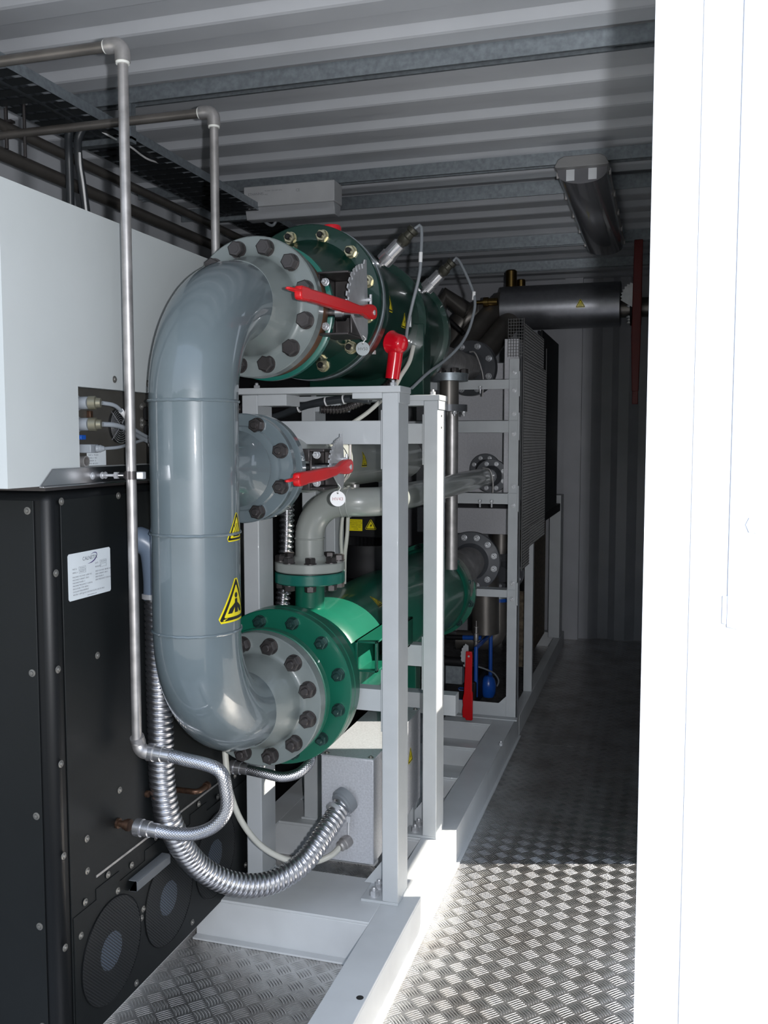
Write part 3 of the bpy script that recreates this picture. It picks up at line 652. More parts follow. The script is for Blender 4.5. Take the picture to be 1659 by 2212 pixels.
def notch_plate(parent, X, Yp, zp, r, tail):
    P = [(-.000, .93*r), (.0, r*1.02), (-.010, r*1.02)]
    for i in range(9):
        a = R(97+9.6*i); a2 = R(97+9.6*i+5.5)
        P += [(r*.93*cos(a), r*.93*sin(a)), (r*.93*cos(a2), r*.93*sin(a2)), (r*.84*cos(a2), r*.84*sin(a2)), (r*.84*cos(a2+.07), r*.84*sin(a2+.07))]
    P += [(-r*.72, -r*.12), (-r*.15, -tail), (.0, -tail*.96), (.008, -tail*.7), (.008, r*.2)]
    o = part('notch_plate', MB().prism([(y*1.3, z) for y, z in P], (X, Yp, zp), (0, 1, 0), (0, 0, 1), .004), ZINC, parent, label='zinc toothed locking plate')
    b = MB(); b.cyl((X+.004, Yp-.002, zp+r*.25), (X+.018, Yp-.002, zp+r*.25), .0055, n=12); b.cyl((X+.016, Yp-.002, zp+r*.25-.012), (X+.016, Yp-.002, zp+r*.25+.014), .0040, n=12)
    part('stop_bolt', b, ZINC, o); return o
v1 = thing('butterfly_valve', (-1.045, 2.34, 1.62), 'rusty butterfly valve with level red lever at the upper end of the thick pipe', 'valve')
part('valve_body', MB().lathe((PX, 2.311, ZU), (0, 1, 0), [(0, .160), (.002, .172), (.010, .1775), (.05, .1775), (.060, .170)], 64), RUST, v1)
bk = MB()
for a in ((-.885, 2.33, 1.888, -.800, 2.46, 1.894), (-.885, 2.33, 1.728, -.800, 2.46, 1.734), (-.885, 2.33, 1.734, -.880, 2.46, 1.888), (-.806, 2.36, 1.734, -.800, 2.46, 1.79), (-.88, 2.45, 1.734, -.806, 2.46, 1.888)): bk.box(*a)
bk = part('bracket', bk, DARK, v1, .002, label='dark box shaped mounting bracket')
for z in (1.752, 1.868): put('bolt', NZs, (-.868, 2.345, z), (0, -1, 0), bk)
b = MB(); b.cyl((-.90, 2.372, 1.792), (-.845, 2.372, 1.792), .013); b.cyl((-.845, 2.372, 1.792), (-.825, 2.372, 1.792), .024); b.cyl((-.825, 2.372, 1.792), (-.77, 2.372, 1.792), .016)
part('shaft', b, STEEL, v1)
notch_plate(v1, -.800, 2.475, 1.802, .140, .078)
lever(v1, -.762, 2.405, 1.792, 2.02, 1.792, -.058)
def hang_tag(loc, r, m, txt, ink, label):
    t = thing('valve_tag', loc, label, 'tag'); x, y, z = loc; n_ = V(0.25, -1, 0).normalized(); u_ = V(1, .25, 0).normalized()
    d = part('tag_disc', MB().lathe((x, y, z), n_, [(0, r), (.0012, r)], 40), m, t)
    text_on(txt, r*.62, ink, V(x, y, z-.001)+n_*.0016, u_, (0, 0, 1), d, 'printed_text')
    part('tag_hole', MB().lathe(V(x, y, z+r*.74)+n_*.0012, n_, [(0, r*.13), (.0005, r*.13)], 14), INK, d)
    part('tie', MB().tube(smoothpath([V(x, y, z+r*.76)+n_*.002, V(x+.004, y, z+r*1.1), V(x+.006, y+.006, z+r*1.45), V(x-.003, y+.01, z+r*1.9)]), .0014, 8), TAPE, t)
hang_tag((-.775, 2.375, 1.694), .0185, TAGG, 'HV50', INK, 'round grey tag marked HV50 hanging under the upper red lever')
v2 = thing('butterfly_valve', (-1.045, 2.30, 1.25), 'butterfly valve with slightly drooping red lever on the middle pipe', 'valve')
part('valve_body', MB().lathe((PX, 2.2175, 1.378), (0, 1, 0), [(0, .105), (.03, .105)], 48), DARK, v2)
bk = MB()
for a in ((-.905, 2.31, 1.420, -.862, 2.42, 1.428), (-.905, 2.31, 1.318, -.862, 2.42, 1.326), (-.905, 2.31, 1.326, -.898, 2.42, 1.420), (-.898, 2.41, 1.326, -.862, 2.42, 1.420), (-.930, 2.30, 1.395, -.900, 2.33, 1.428), (-.930, 2.30, 1.318, -.900, 2.33, 1.350)): bk.box(*a)
bk = part('bracket', bk, DARK, v2, .002, label='dark box shaped mounting bracket')
for z in (1.337, 1.412): put('bolt', NZs, (-.885, 2.318, z), (0, -1, 0), bk)
part('shaft', MB().cyl((-.93, 2.335, 1.377), (-.815, 2.335, 1.377), .013), STEEL, v2)
notch_plate(v2, -.850, 2.414, 1.376, .091, .057)
lever(v2, -.803, 2.325, 1.380, 2.035, 1.356, -.030)
hang_tag((-.826, 2.315, 1.296), .0205, TAGW, 'HV43', TAGR, 'round white tag marked HV43 hanging under the middle red lever')

# ================================================================== middle pipe behind that valve
mq = thing('middle_pipe', (-1.045, 2.7, 1.29), 'warm grey horizontal pipe with a yellow sticker running back from the middle valve', 'pipe')
f2 = part('flange', MB().lathe((PX, 2.252, 1.378), (0, 1, 0), [(0, .09), (.002, .139), (.005, .142), (.030, .142), (.033, .139), (.034, .10), (.06, .088)], 72), PIPE, mq)
mpb = part('pipe_body', MB().tube([(PX, 2.29, 1.378), (PX, 2.6, 1.378), (PX, 3.2, 1.378), (PX, 3.75, 1.378)], .084, 48), PIPE2, mq)
for yy in (2.66, 3.40): part('weld_seam', MB().tube([(PX+cos(2*pi*i/64)*.0845, yy+.001*sin(i*1.7), 1.378+sin(2*pi*i/64)*.0845) for i in range(65)], 0.003, 8, caps=False), PIPE2, mpb)
fnp = cyl_fn((PX, 2.96, 1.378), (0, 1, 0), .084, R(178)); warning(lambda x, y, h: fnp(-y, x, h), .034, 'hot', mpb)
part('clamp', MB().tube([(PX+cos(t)*.088, 2.80, 1.378+sin(t)*.088) for t in [pi*1.0+pi*i/24 for i in range(25)]]+[(PX+.088, 2.80, 1.50)], .005, 10), TUBE, mq, label='dull steel U bolt round the pipe')
part('drain_stub', MB().cyl((PX+.03, 3.02, 1.24), (PX+.03, 3.02, 1.30), .016), TUBE, mq)

# ================================================================== upper green vessel
UZ = 1.868
uv = thing('green_vessel', (-1.045, 3.0, 1.62), 'shaded green flanged vessel lying under the roof behind the upper valve', 'vessel')
part('valve_flange', MB().lathe((PX, 2.373, ZU), (0, 1, 0), [(0, .180), (.003, .186), (.020, .186), (.023, .17)], 64), GRN_T, uv, label='teal green flange')
b = MB(); n_ = 56; vs = []; cs = [(2.39, ZU, .145), (2.46, ZU+.01, .15), (2.58, UZ-.02, .170), (2.64, UZ-.01, .178), (2.66, UZ, .185)]
for yy, z, r_ in cs: vs += [(PX+r_*cos(2*pi*i/n_), yy, z+r_*sin(2*pi*i/n_)) for i in range(n_)]
b.add(vs, [(j*n_+i, j*n_+(i+1) % n_, (j+1)*n_+(i+1) % n_, (j+1)*n_+i) for j in range(len(cs)-1) for i in range(n_)])
part('inlet_cone', b, GRN_SHADE, uv)
uf = part('flange', MB().lathe((PX, 2.660, UZ), (0, 1, 0), [(0, .18), (.001, .229), (.004, .232), (.030, .232), (.032, .229)], 80), GRN_SHADE, uv)
ring_of('bolt', NYS, (PX, 2.661, UZ), (0, -1, 0), .199, 12, uf, pi/12)
part('spacer_ring', MB().lathe((PX, 2.692, UZ), (0, 1, 0), [(0, .20), (.001, .234), (.018, .234), (.019, .2)], 80), GALV, uv, label='bare grey metal ring between two flanges')
part('shell', MB().lathe((PX, 2.711, UZ), (0, 1, 0), [(0, .22), (.002, .232), (.045, .232), (.048, .206), (.12, .206), (.50, .206)], 72), GRN_SHADE, uv)
uf2 = part('flange', MB().lathe((PX, 3.21, UZ), (0, 1, 0), [(0, .206), (.002, .232), (.04, .232), (.042, .212), (.36, .212), (.362, .232), (.40, .232)], 80), GRN_SHADE, uv)
part('saddle', MB().box(-1.25, 3.20, 1.598, -.818, 3.30, 1.86), GRN_SHADE, uv, .003)
part('end_cap', MB().lathe((PX, 3.61, UZ), (0, 1, 0), [(0, .205), (.03, .2), (.1, .15)], 56), DARK, uv, label='dark steel end piece')
su = cyl_fn((PX, 2.84, UZ), (0, 1, 0), .206, R(177)); warning(lambda x, y, h: su(-y, x, h), .042, 'bolt', uf2 if 0 else uv)
su2 = cyl_fn((PX, 3.02, UZ), (0, 1, 0), .206, R(187)); warning(lambda x, y, h: su2(-y, x, h), .032, 'bolt', uv)
b = MB(); b.box(-.842, 3.085, 1.835, -.834, 3.095, 1.872); part('hook', b, ZINC, uv, .002, label='small shiny metal hook')
for yy, z in ((2.79, 1.72), (2.79, 1.745)): part('marker_sleeve', MB().box(-.884, yy, z, -.874, yy+.02, z+.012), TAGW, uv, label='small white marker tab')
# red caps (boots) on its terminals
rt = thing('terminal_boot', (-1.041, 2.8, 2.118), 'red rubber boot lying on top of the shaded green vessel', 'terminal boot', 'red rubber terminal boots')
q = V((-1.001, 2.76, 2.107)); q2 = V((-1.128, 2.84, 2.133))
b = MB(); b.lathe(q+V(0, .0, -.03), (0, 0, 1), [(0, .030), (.030, .030), (.036, .027), (.038, .01)], 28)
o = part('boot_cap', b, REDR, rt, .001); part('boot_neck', MB().cyl(q+V(-.02, 0, -.012), q2+V(0, 0, -.02), .018, .012), REDR, rt)
part('conduit', MB().tube(smoothpath([q2+V(.0, 0, -.02), q2+V(-.04, .02, -.025), q2+V(-.10, .06, -.05), q2+V(-.15, .12, -.10)], .002), .013, 16, lambda L, t: .0018*sin(L*2*pi/.011)), DARK, rt, smooth='all')
rt = thing('terminal_boot', (-0.83, 2.9, 1.742), 'red rubber boot hanging on the right flank of the shaded green vessel', 'terminal boot', 'red rubber terminal boots')
qa, qb, qc = V((-0.812, 2.86, 1.757)), V((-0.826, 2.86, 1.709)), V((-0.835, 2.86, 1.646))
b = MB(); b.lathe(qa+V(-.030, 0, .006), (1, -.45, -.25), [(-.002, .02), (0, .034), (.005, .037), (.010, .034), (.030, .031), (.048, .029), (.058, .022), (.062, .01)], 32)
part('boot_cap', b, REDR, rt); b = MB(); b.tube(smoothpath([qa+V(-.01, 0, -.01), qb, qb+(qc-qb)*.3, qc]), lambda L: .0245-.02*L, 20); part('boot_neck', b, REDR, rt)
part('conduit', MB().tube(smoothpath([qc, qc+V(-.012, 0, -.02), qc+V(-.05, 0, -.045), (-0.935, 2.8, 1.566), (-0.982, 2.78, 1.548), (-1.039, 2.76, 1.548)], .002), .0125, 16, lambda L, t: .0018*sin(L*2*pi/.010)), DARK, rt, smooth='all')
pc_ = part('cable', MB().tube(smoothpath([(-0.789, 2.95, 1.756), (-0.795, 2.92, 1.703), (-0.812, 2.88, 1.656), (-0.831, 2.86, 1.617), (-0.895, 2.82, 1.546), (-0.951, 2.8, 1.504)]), .007, 12), CABW, rt, label='pale grey cable')
def sensor(Yc, label, cab):
    th = R(41); c = V(PX+.200*cos(th), Yc, UZ+.200*sin(th)); d = V(cos(th), -.10, sin(th)).normalized()
    t = thing('pressure_sensor', c, label, 'sensor', 'silver sensors screwed into the green vessel')
    part('sensor_body', MB().lathe(c, d, [(0, .007), (.020, .007), (.021, .012), (.028, .012), (.030, .026), (.060, .0265), (.061, .023), (.106, .023), (.110, .017)], 32), CHROME, t)
    k = part('connector', MB().lathe(c+d*.110, d, [(0, .015), (.008, .020), (.026, .020), (.030, .016), (.046, .0155), (.050, .019), (.062, .019), (.064, .009)], 20), mat('dark_olive_plug', (.06, .058, .045), .4, .5), t)
    e = c+d*.172
    g = part('cable', MB().tube(smoothpath([e, e+V(.022, 0, .004)] + cab), .0052, 12), CABG, t)
    return g
g = sensor(2.885, 'silver sensor with grey cable on the nearer part of the shaded green vessel', [(-0.742, 2.86, 2.015), (-0.748, 2.86, 1.959), (-0.77, 2.86, 1.874), (-0.788, 2.87, 1.803), (-0.801, 2.9, 1.756)])
part('cable_marker', MB().tube([(-0.742, 2.86, 2.037), (-0.743, 2.86, 2.006)], .0062, 12), TAGW, g)
g = sensor(3.44, 'silver sensor with long looping cable on the farther part of the green vessel', [(-0.68, 3.4, 1.981), (-0.678, 3.36, 1.889), (-0.699, 3.3, 1.805), (-0.735, 3.2, 1.735), (-0.764, 3.05, 1.677), (-0.794, 2.95, 1.621)])
part('cable_marker', MB().tube([(-0.68, 3.4, 1.994), (-0.682, 3.4, 1.964)], .0064, 12), TAGW, g)

# ================================================================== lower green vessel
LZ = ZL
lv_ = thing('green_vessel', (-1.045, 3.2, 0.50), 'bright green flanged vessel lying low behind the thick pipe, lit by the sun', 'vessel')
part('inlet_flange', MB().lathe((PX, 2.312, LZ), (0, 1, 0), [(0, .183), (.002, .186), (.028, .186), (.031, .183), (.032, .128), (.05, .118), (.12, .118)], 80), GRN, lv_)
lf = part('flange', MB().lathe((PX, 2.405, LZ), (0, 1, 0), [(0, .12), (.001, .222), (.004, .225), (.030, .225), (.032, .223)], 96), GRN, lv_)
ring_of('bolt', NG, (PX, 2.406, LZ), (0, -1, 0), .194, 12, lf, pi/12)
part('gasket', MB().lathe((PX, 2.4372, LZ), (0, 1, 0), [(0, .2225), (.003, .2225)], 96), INK, lv_)
part('flange', MB().lathe((PX, 2.4405, LZ), (0, 1, 0), [(0, .223), (.002, .225), (.040, .225), (.043, .222), (.044, .15)], 96), GRN, lv_)
sh = part('shell', MB().lathe((PX, 2.484, LZ), (0, 1, 0), [(0, .10), (.11, .10), (.115, .185), (.13, .192), (.2, .192), (1.0, .192), (1.7, .192)], 72), GRN, lv_)
ef = part('end_flange', MB().lathe((PX, 4.10, LZ), (0, 1, 0), [(0, .19), (.012, .200), (.06, .205), (.10, .200)], 72), GRN, lv_)
ef = part('flange', MB().lathe((PX, 4.20, LZ), (0, 1, 0), [(0, .19), (.002, .222), (.03, .222)], 72), GRN, lv_)
ring_of('bolt', bolt_mesh('bolt', 0.028, GBOLT, .006), (PX, 4.202, LZ), (0, -1, 0), .205, 12, ef, pi/12)
b = MB()
for a in ((-.87, 2.585, .762, -.862, 3.0, .855), (-.87, 2.585, .762, -.802, 3.0, .768), (-.87, 2.585, .849, -.802, 3.0, .855), (-.808, 2.72, .762, -.802, 3.0, .855), (-.808, 2.585, .762, -.802, 2.60, .855)): b.box(*a)
part('side_lug', b, GRN, lv_, .001)
part('foot_bracket', MB().box(-1.15, 3.60, .13, -.95, 3.68, .58), GRN, lv_, .002)
TP = (PX, 2.668)
part('port_neck', MB().cyl((*TP, .90), (*TP, 1.015), .046), GRN, lv_)
pf = part('port_flange', MB().lathe((*TP, 1.013), (0, 0, 1), [(0, .106), (.003, .109), (.030, .109), (.033, .106)], 64), GRN_T, lv_)
ring_of('bolt', B24, (*TP, 1.013), (0, 0, -1), .090, 8, pf, pi/8)
part('gasket', MB().lathe((*TP, 1.0462), (0, 0, 1), [(0, .100), (.003, .100)], 48), INK, lv_)
sl = cyl_fn((PX, 3.0, LZ), (0, 1, 0), .192, R(128)); warning(lambda x, y, h: sl(-y, x, h), .035, 'hot', sh)

# grey elbow pipe that stands on it
ep = thing('elbow_pipe', (*TP, 1.05), 'warm grey elbow pipe rising from the lower green vessel and turning back', 'pipe')
ef_ = part('flange', MB().lathe((*TP, 1.0495), (0, 0, 1), [(0, .106), (.003, .109), (.026, .109), (.029, .106), (.030, .062), (.036, .052), (.045, .0465)], 64), PIPE2, ep)
ring_of('bolt', B24, (*TP, 1.078), (0, 0, 1), .090, 8, ef_, pi/8)
ez = 1.263
path = [(*TP, 1.09)] + bend((*TP, ez), (0, 0, 1), (1, 0, 0), .112, 18) + bend((-.830, TP[1], ez), (1, 0, 0), (0, 1, 0), .085, 14) + [(-.83, 3.2, ez), (-.822, 4.44, ez+.012)]
eb = part('pipe_body', MB().tube(path, .0445, 36), PIPE2, ep)
for c, ax in (((*TP, 1.148), 2), ((-.932, TP[1], ez), 0), ((-.912, TP[1], ez), 0)):
    f = (lambda t: (c[0]+cos(t)*.0448, c[1]+sin(t)*.0448, c[2])) if ax == 2 else (lambda t: (c[0], c[1]+cos(t)*.0448, c[2]+sin(t)*.0448))
    part('weld_seam', MB().tube([f(2*pi*i/40) for i in range(41)], .0026, 8, caps=False), PIPE2, eb)

# ================================================================== far end of the machine
def zf(t, c, d, r, th, rb, nb, m=DARK, bm=NZ, name='flange', off=None):
    o = part(name, MB().lathe(c, d, [(-.05, r*.42), (-.02, r*.48), (0, r*.62), (0, r-.002), (.002, r), (th, r)], 56), m, t)
    ring_of('bolt', bm, c, -V(d), rb, nb, o, pi/nb if off is None else off); return o
DG = mat('dark_grey_flange', (0.10, 0.105, 0.115), .35, .3, .2)
rp_ = thing('outlet_pipe', (-.95, 4.5, .85), 'dark grey flanged outlet pipe at the far end of the lower green vessel', 'pipe')
zf(rp_, V(-.905, 4.48, .853), (0, 1, 0), .148, .03, .122, 12, DG)
part('cone', MB().lathe((-.985, 4.23, .79), (.08, .25, .063), [(0, .16), (.06, .15), (.16, .09), (.28, .075)], 48), TUBE, rp_, label='bare steel reducing cone')
part('pipe_body', MB().tube([(-.905, 4.50, .853)] + bend((-.90, 4.72, .853), (0, 1, 0), (.2, 0, -1), .14) + [(-.87, 4.72, .45)], .07, 32), DSTEEL, rp_)
up_ = thing('outlet_pipe', (-.88, 4.3, 1.70), 'bare steel pipe ending in a dark flange behind the upper green vessel', 'pipe')
zf(up_, V(-.925, 4.53, 1.805), (.25, 1, 0), .136, .03, .112, 8, DG)
part('pipe_body', MB().tube([(-.93, 3.70, 1.79), (-.92, 4.0, 1.797), (-.925, 4.52, 1.805)], .062, 32), TUBE, up_)
up_2 = part('u_bolt', MB().tube(smoothpath([(-.835, 4.40, 1.66), (-.835, 4.40, 1.76), (-.87, 4.40, 1.862), (-.90, 4.4, 1.872)]), .004, 8), TUBE, up_)
mp_ = thing('pipe_flange_pair', (-.80, 4.5, 1.28), 'dark bolted flange pair where the thin elbow pipe ends, at the rack', 'flange')
zf(mp_, V(-.800, 4.46, 1.278), (0, 1, 0), .082, .02, .063, 8, DG, NZs)
zf(mp_, V(-.895, 4.80, 1.30), (0, 1, 0), .082, .02, .063, 8, DG, NZs)
part('u_bolt', MB().tube(smoothpath([(-.775, 4.36, 1.19), (-.775, 4.36, 1.26), (-.79, 4.36, 1.31), (-.825, 4.36, 1.32)]), .004, 8), TUBE, mp_)
sp1 = thing('standing_pipe', (-.86, 3.85, 1.0), 'bare steel upright pipe between the two green vessels, with grey flanges on top', 'pipe')
part('pipe_body', MB().cyl((-.862, 3.86, .90), (-.862, 3.86, 1.60), .026), TUBE, sp1)
part('flange', MB().lathe((-.862, 3.80, 1.695), (0, 0, 1), [(0, .078), (.032, .078)], 40), GALV, sp1); part('flange', MB().lathe((-.862, 3.80, 1.570), (0, 0, 1), [(0, .076), (.028, .076)], 40), DG, sp1)
part('neck', MB().cyl((-.862, 3.80, 1.59), (-.862, 3.80, 1.70), .040), DSTEEL, sp1)
for a in range(6): put('bolt', NZs, (-.862+.062*cos(a+.3), 3.80+.062*sin(a+.3), 1.570), (0, 0, -1), sp1)
for a in range(6): put('bolt', B24, (-.862+.062*cos(a+.3), 3.80+.062*sin(a+.3), 1.727), (0, 0, 1), sp1)
# black motor between the vessels
mo = thing('pump_motor', (-1.2, 3.62, .94), 'black finned upright pump motor behind the grey elbow pipe', 'motor')
b = MB(); n_ = 48
pf_ = [((.125 if i % 2 else .112)*cos(2*pi*i/96), (.125 if i % 2 else .112)*sin(2*pi*i/96)) for i in range(96)]
b.prism(pf_, (-1.16, 3.62, 1.03), (1, 0, 0), (0, 1, 0), .13); part('finned_body', b, RUB, mo)
part('base', MB().lathe((-1.16, 3.62, .90), (0, 0, 1), [(0, .14), (.05, .15), (.09, .13), (.13, .13)], 40), RUB, mo)
part('fan_cowl', MB().lathe((-1.16, 3.62, 1.16), (0, 0, 1), [(0, .128), (.06, .128), (.09, .10)], 40), SOOT, mo)
tb = part('terminal_box', MB().box((-1.199, 3.46, 1.142)[0], 3.46, (-1.176, 3.46, 1.069)[2], (-1.027, 3.46, 1.146)[0], 3.56, (-1.176, 3.46, 1.179)[2]), SOOT, mo, .004)
q = V((-1.159, 3.46, 1.117)); part('data_sticker', MB().box(q.x-.027, 3.459, q.z-.023, q.x+.027, 3.460, q.z+.023), YEL, tb)
for i in range(5): text_on(('HIGH VOLTAGE', 'DISCONNECT THE', 'SUPPLY BEFORE', 'OPENING THE', 'COVER')[i], .0062, INK, (q.x, 3.4588, q.z+.016-.008*i), (1, 0, 0), (0, 0, 1), tb, 'printed_text')
warning(flat_fn((-1.097, 3.459, 1.115), (1, 0, 0), (0, 0, 1)), .026, 'bolt', tb)
for k, (a, r_) in enumerate(((((-1.049, 3, 1.31), (-1.051, 3, 1.215), (-1.059, 3, 1.118), (-1.062, 3.02, 1.027), (-1.068, 3.05, 0.95)), .006), (((-1.039, 3.02, 1.309), (-1.04, 3.02, 1.213), (-1.043, 3.02, 1.133), (-1.052, 3.02, 1.052), (-1.065, 3.05, 0.95)), .007))):
    o = part('hanging_cable', MB().tube(smoothpath(list(a)), r_, 12), CABW); tag(o, ('thinner pale cable hanging in front of the black motor', 'thicker pale cable hanging in front of the black motor')[k], 'cable')
# ribbed conduit behind the middle flange
o = part('ribbed_conduit', MB().tube(smoothpath([(-1.175, 2.8, 1.241), (-1.177, 2.8, 1.15), (-1.181, 2.8, 1.074), (-1.187, 2.8, 0.981), (-1.198, 2.8, 0.873)], .002), .022, 24, lambda L, t: .0032*cos(L*2*pi/.0172)), FLEX, smooth='all')
tag(o, 'short visible length of shiny ribbed conduit behind the middle flange', 'conduit')
o = part('cable_bundle', MB().tube(smoothpath([(-1.224, 2.75, 1.519), (-1.163, 2.74, 1.533), (-1.092, 2.72, 1.555), (-1.007, 2.7, 1.569), (-0.917, 2.7, 1.576), (-0.857, 2.7, 1.571)]), .011, 14, lambda L, t: .002*sin(t*5+L*20)), CABD, smooth='all'); tag(o, 'tied bundle of dark cables under the top beam of the nearest frame', 'cable bundle')
for q in ((-1.1, 2.72, 1.551), (-1.002, 2.7, 1.569), (-0.944, 2.7, 1.575)): part('cable_tie', MB().lathe(q, (1, 0, .2), [(0, .0145), (.004, .0145)], 16), TAGW, o)
o = part('ribbed_conduit', MB().tube(smoothpath([(-1.263, 2.62, 1.546), (-1.229, 2.64, 1.546), (-1.207, 2.66, 1.544)], .002), .014, 16, lambda L, t: .002*sin(L*2*pi/.010)), DARK, smooth='all'); tag(o, 'dark ribbed conduit peeping out right of the thick pipe', 'conduit')

# ================================================================== electrical box with its hoses
bx = thing('junction_box', (-.87, 2.78, .205), 'long silver hammered metal junction box behind the nearest frame post', 'box')
bb = part('body', MB().box(-.953, 2.515, .205, -.790, 3.06, .521), BOXM, bx, .003)
part('lid', MB().box(-.954, 2.513, .521, -.789, 3.062, .5235), BOXM, bx, .001)
for q in ((-.94, 2.53, .5235), (-.803, 2.53, .5235), (-.803, 3.04, .5235), (-.803, 2.80, .5235)): put('screw', SCREW, q, (0, 0, 1), bx)
warning(flat_fn((-.7895, 2.925, .395), (0, 1, 0), (0, 0, 1)), .032, 'bolt', bb)
part('leg', MB().box(-.95, 3.0, .12, -.92, 3.05, .205), FRAME, bx); part('leg', MB().box(-.82, 3.0, .12, -.80, 3.05, .205), FRAME, bx)
HB = V((-0.882, 2.513, 0.382))
part('hose_collar', MB().lathe(HB+V(.004, .002, .010), (-.55, -1, -.5), [(-.01, .040), (.012, .040), (.014, .034), (.02, .034)], 36), CABG, bb, label='grey round hose collar')
GB = V((-0.874, 2.513, 0.267))
part('cable_gland', MB().lathe(GB, (-.45, -1, -.25), [(-.01, .019), (.012, .019), (.014, .016), (.026, .016), (.030, .012)], 6*4), TUBE, bb)
hs = thing('ribbed_hose', (-1.1, 2.0, .2), 'thick shiny ribbed steel hose looping down from behind the pipe to the box', 'hose')
hp = smoothpath([(-1.177, 1.985, 1.074), (-1.176, 1.985, 1.011), (-1.176, 1.985, 0.885), (-1.174, 1.985, 0.734), (-1.174, 1.99, 0.591), (-1.161, 2.01, 0.478), (-1.143, 2.1, 0.346), (-1.084, 2.18, 0.267), (-1.012, 2.26, 0.239), (-0.949, 2.34, 0.264), (-0.909, 2.42, 0.324), HB+V(-.004, -.006, -.008)], .0015)
part('hose_body', MB().tube(hp, .0305, 28, lambda L, t: .0014-.0045*abs(cos(L*pi/.0155 + t*.5))**7), FLEX, hs, smooth='all')
hc = part('hose_clamp', MB().lathe(HB+V(-.012, -.022, -.014), (-.55, -1, -.62), [(0, .0335), (.012, .0335)], 40), ZINC, hs)
b = MB(); q = HB+V(.026, -.03, -.035); b.cyl(q, q+V(.0, -.004, -.042), .0035, n=12); b.box(q.x-.006, q.y-.004, q.z-.006, q.x+.006, q.y+.006, q.z+.012); part('clamp_screw', b, ZINC, hc)
q = V((-1.192, 1.985, 1.067)); hc = part('hose_clamp', MB().lathe(q+V(.012, 0, 0), (0, 0, 1), [(0, .0345), (.012, .0345)], 40), ZINC, hs); part('clamp_screw', MB().cyl(q+V(-.012, -.01, .004), q+V(-.046, -.012, .004), .0035, n=12), ZINC, hc)
q = V((-1.179, 1.985, 1.069))
dk = part('hose_elbow', MB().tube(smoothpath([(-1.215, 1.955, 1.212), (-1.200, 1.96, 1.210), (-1.180, 1.972, 1.185), q+V(0, 0, .05), q+V(0, 0, -.005)], .004), .031, 32), BLUEG, hs, label='blue grey moulded elbow on the black cabinet')
o = part('pale_cable', MB().tube(smoothpath([(-1.19, 2.36, 0.645), (-1.177, 2.34, 0.544), (-1.154, 2.32, 0.459), (-1.129, 2.34, 0.367), (-1.086, 2.38, 0.283), (-1.024, 2.42, 0.233), (-0.961, 2.46, 0.217), (-0.914, 2.49, 0.23), GB+V(-.008, -.02, -.004)]), .0088, 16), CABW)
tag(o, 'pale grey cable hanging behind the ribbed hose into the box gland', 'cable')
def braided(name, pts, r, label, ends):
    t = thing(name, pts[0], label, 'hose', 'braided steel hoses')
    part('hose_body', MB().tube(smoothpath(pts, .0010), r, 64, lambda L, th: .0007*max(sin(16*th+L*2*pi/.0080), sin(16*th-L*2*pi/.0080))), FLEX, t, smooth='all')
    for (q, d) in ends:
        q, d = V(q), V(d).normalized()
        part('ferrule', MB().lathe(q, d, [(0, r*1.12), (.022, r*1.12), (.023, r*1.3), (.040, r*1.3), (.041, r*1.05), (.044, r*1.05), (.045, r*1.42), (.062, r*1.42)], 6 if 0 else 24), CHROME, t)
    return t
A0 = V(-1.232+.085, 1.985, .675)
t = braided('braided_hose', [A0, A0+V(.03, 0, -.004), (-1.02, 1.985, 0.654), (-0.998, 1.985, 0.604), (-0.999, 1.985, 0.553), (-1.03, 1.98, 0.513), (-1.08, 1.975, 0.49), (-1.135, 1.97, 0.485), (-1.177, 1.965, 0.489)], .0155, 'braided steel hose looping from the thin pipe foot back to the black cabinet', [(A0, (-1, 0, .06)), ((-1.174, 1.965, 0.489), (-1, 0, .05))])
q = V((-1.208, 1.963, 0.492)); part('nipple', MB().lathe((-1.288, 1.963, q.z+.004), (1, 0, -.03), [(0, .013), (.006, .013), (.007, .008), (.018, .008), (.019, .012), (.026, .012), (.027, .015), (.036, .015)], 16), COPPER, t, label='tarnished brass nipple')
B0 = V((-1.232, 2.6, 0.418))
braided('braided_hose', [B0, (-1.176, 2.6, 0.412), (-1.118, 2.61, 0.403), (-1.072, 2.63, 0.413), (-1.048, 2.66, 0.438), (-1.057, 2.7, 0.463), (-1.092, 2.74, 0.48), (-1.14, 2.78, 0.494)], .0155, 'braided steel hose curving below the lower grey flange', [(B0, (-1, 0, .06))])

# ================================================================== thin pipes
def thin_pipe(Yp, ztop, zbot, label, foot):
    X = -1.232; t = thing('thin_pipe', (X, Yp, zbot), label, 'pipe', 'thin stainless pipes bent down from the roof')
    part('upright', MB().tube([(X, Yp, zbot), (X, Yp, (zbot+ztop)/2), (X, Yp, ztop-.03)], .0122, 24), TUBE, t)
    part('cross_run', MB().cyl((-1.95, Yp, ztop), (X-.03, Yp, ztop), .0125), DSTEEL, t, label='darker horizontal run')
    e = part('elbow', MB().tube([(X-.042, Yp, ztop)] + bend((X, Yp, ztop), (1, 0, 0), (0, 0, -1), .022, 10) + [(X, Yp, ztop-.040)], .0180, 24), TUBE, t)
    part('thread_tape', MB().lathe((X-.046, Yp, ztop), (1, 0, 0), [(0, .016), (.005, .0165)], 20), TAPE, e); part('thread_tape', MB().lathe((X, Yp, ztop-.045), (0, 0, 1), [(0, .016), (.005, .0165)], 20), TAPE, e)
    if foot:
        part('foot_elbow', MB().tube([(X, Yp, zbot+.02)] + bend((X, Yp+.008, zbot-.02), (0, 0, -1), (1, 0, 0), .022, 10) + [(X+.03, Yp+.012, zbot-.02), (X+.058, Yp+.014, zbot-.022)], .0175, 24), TUBE, t)
    return t
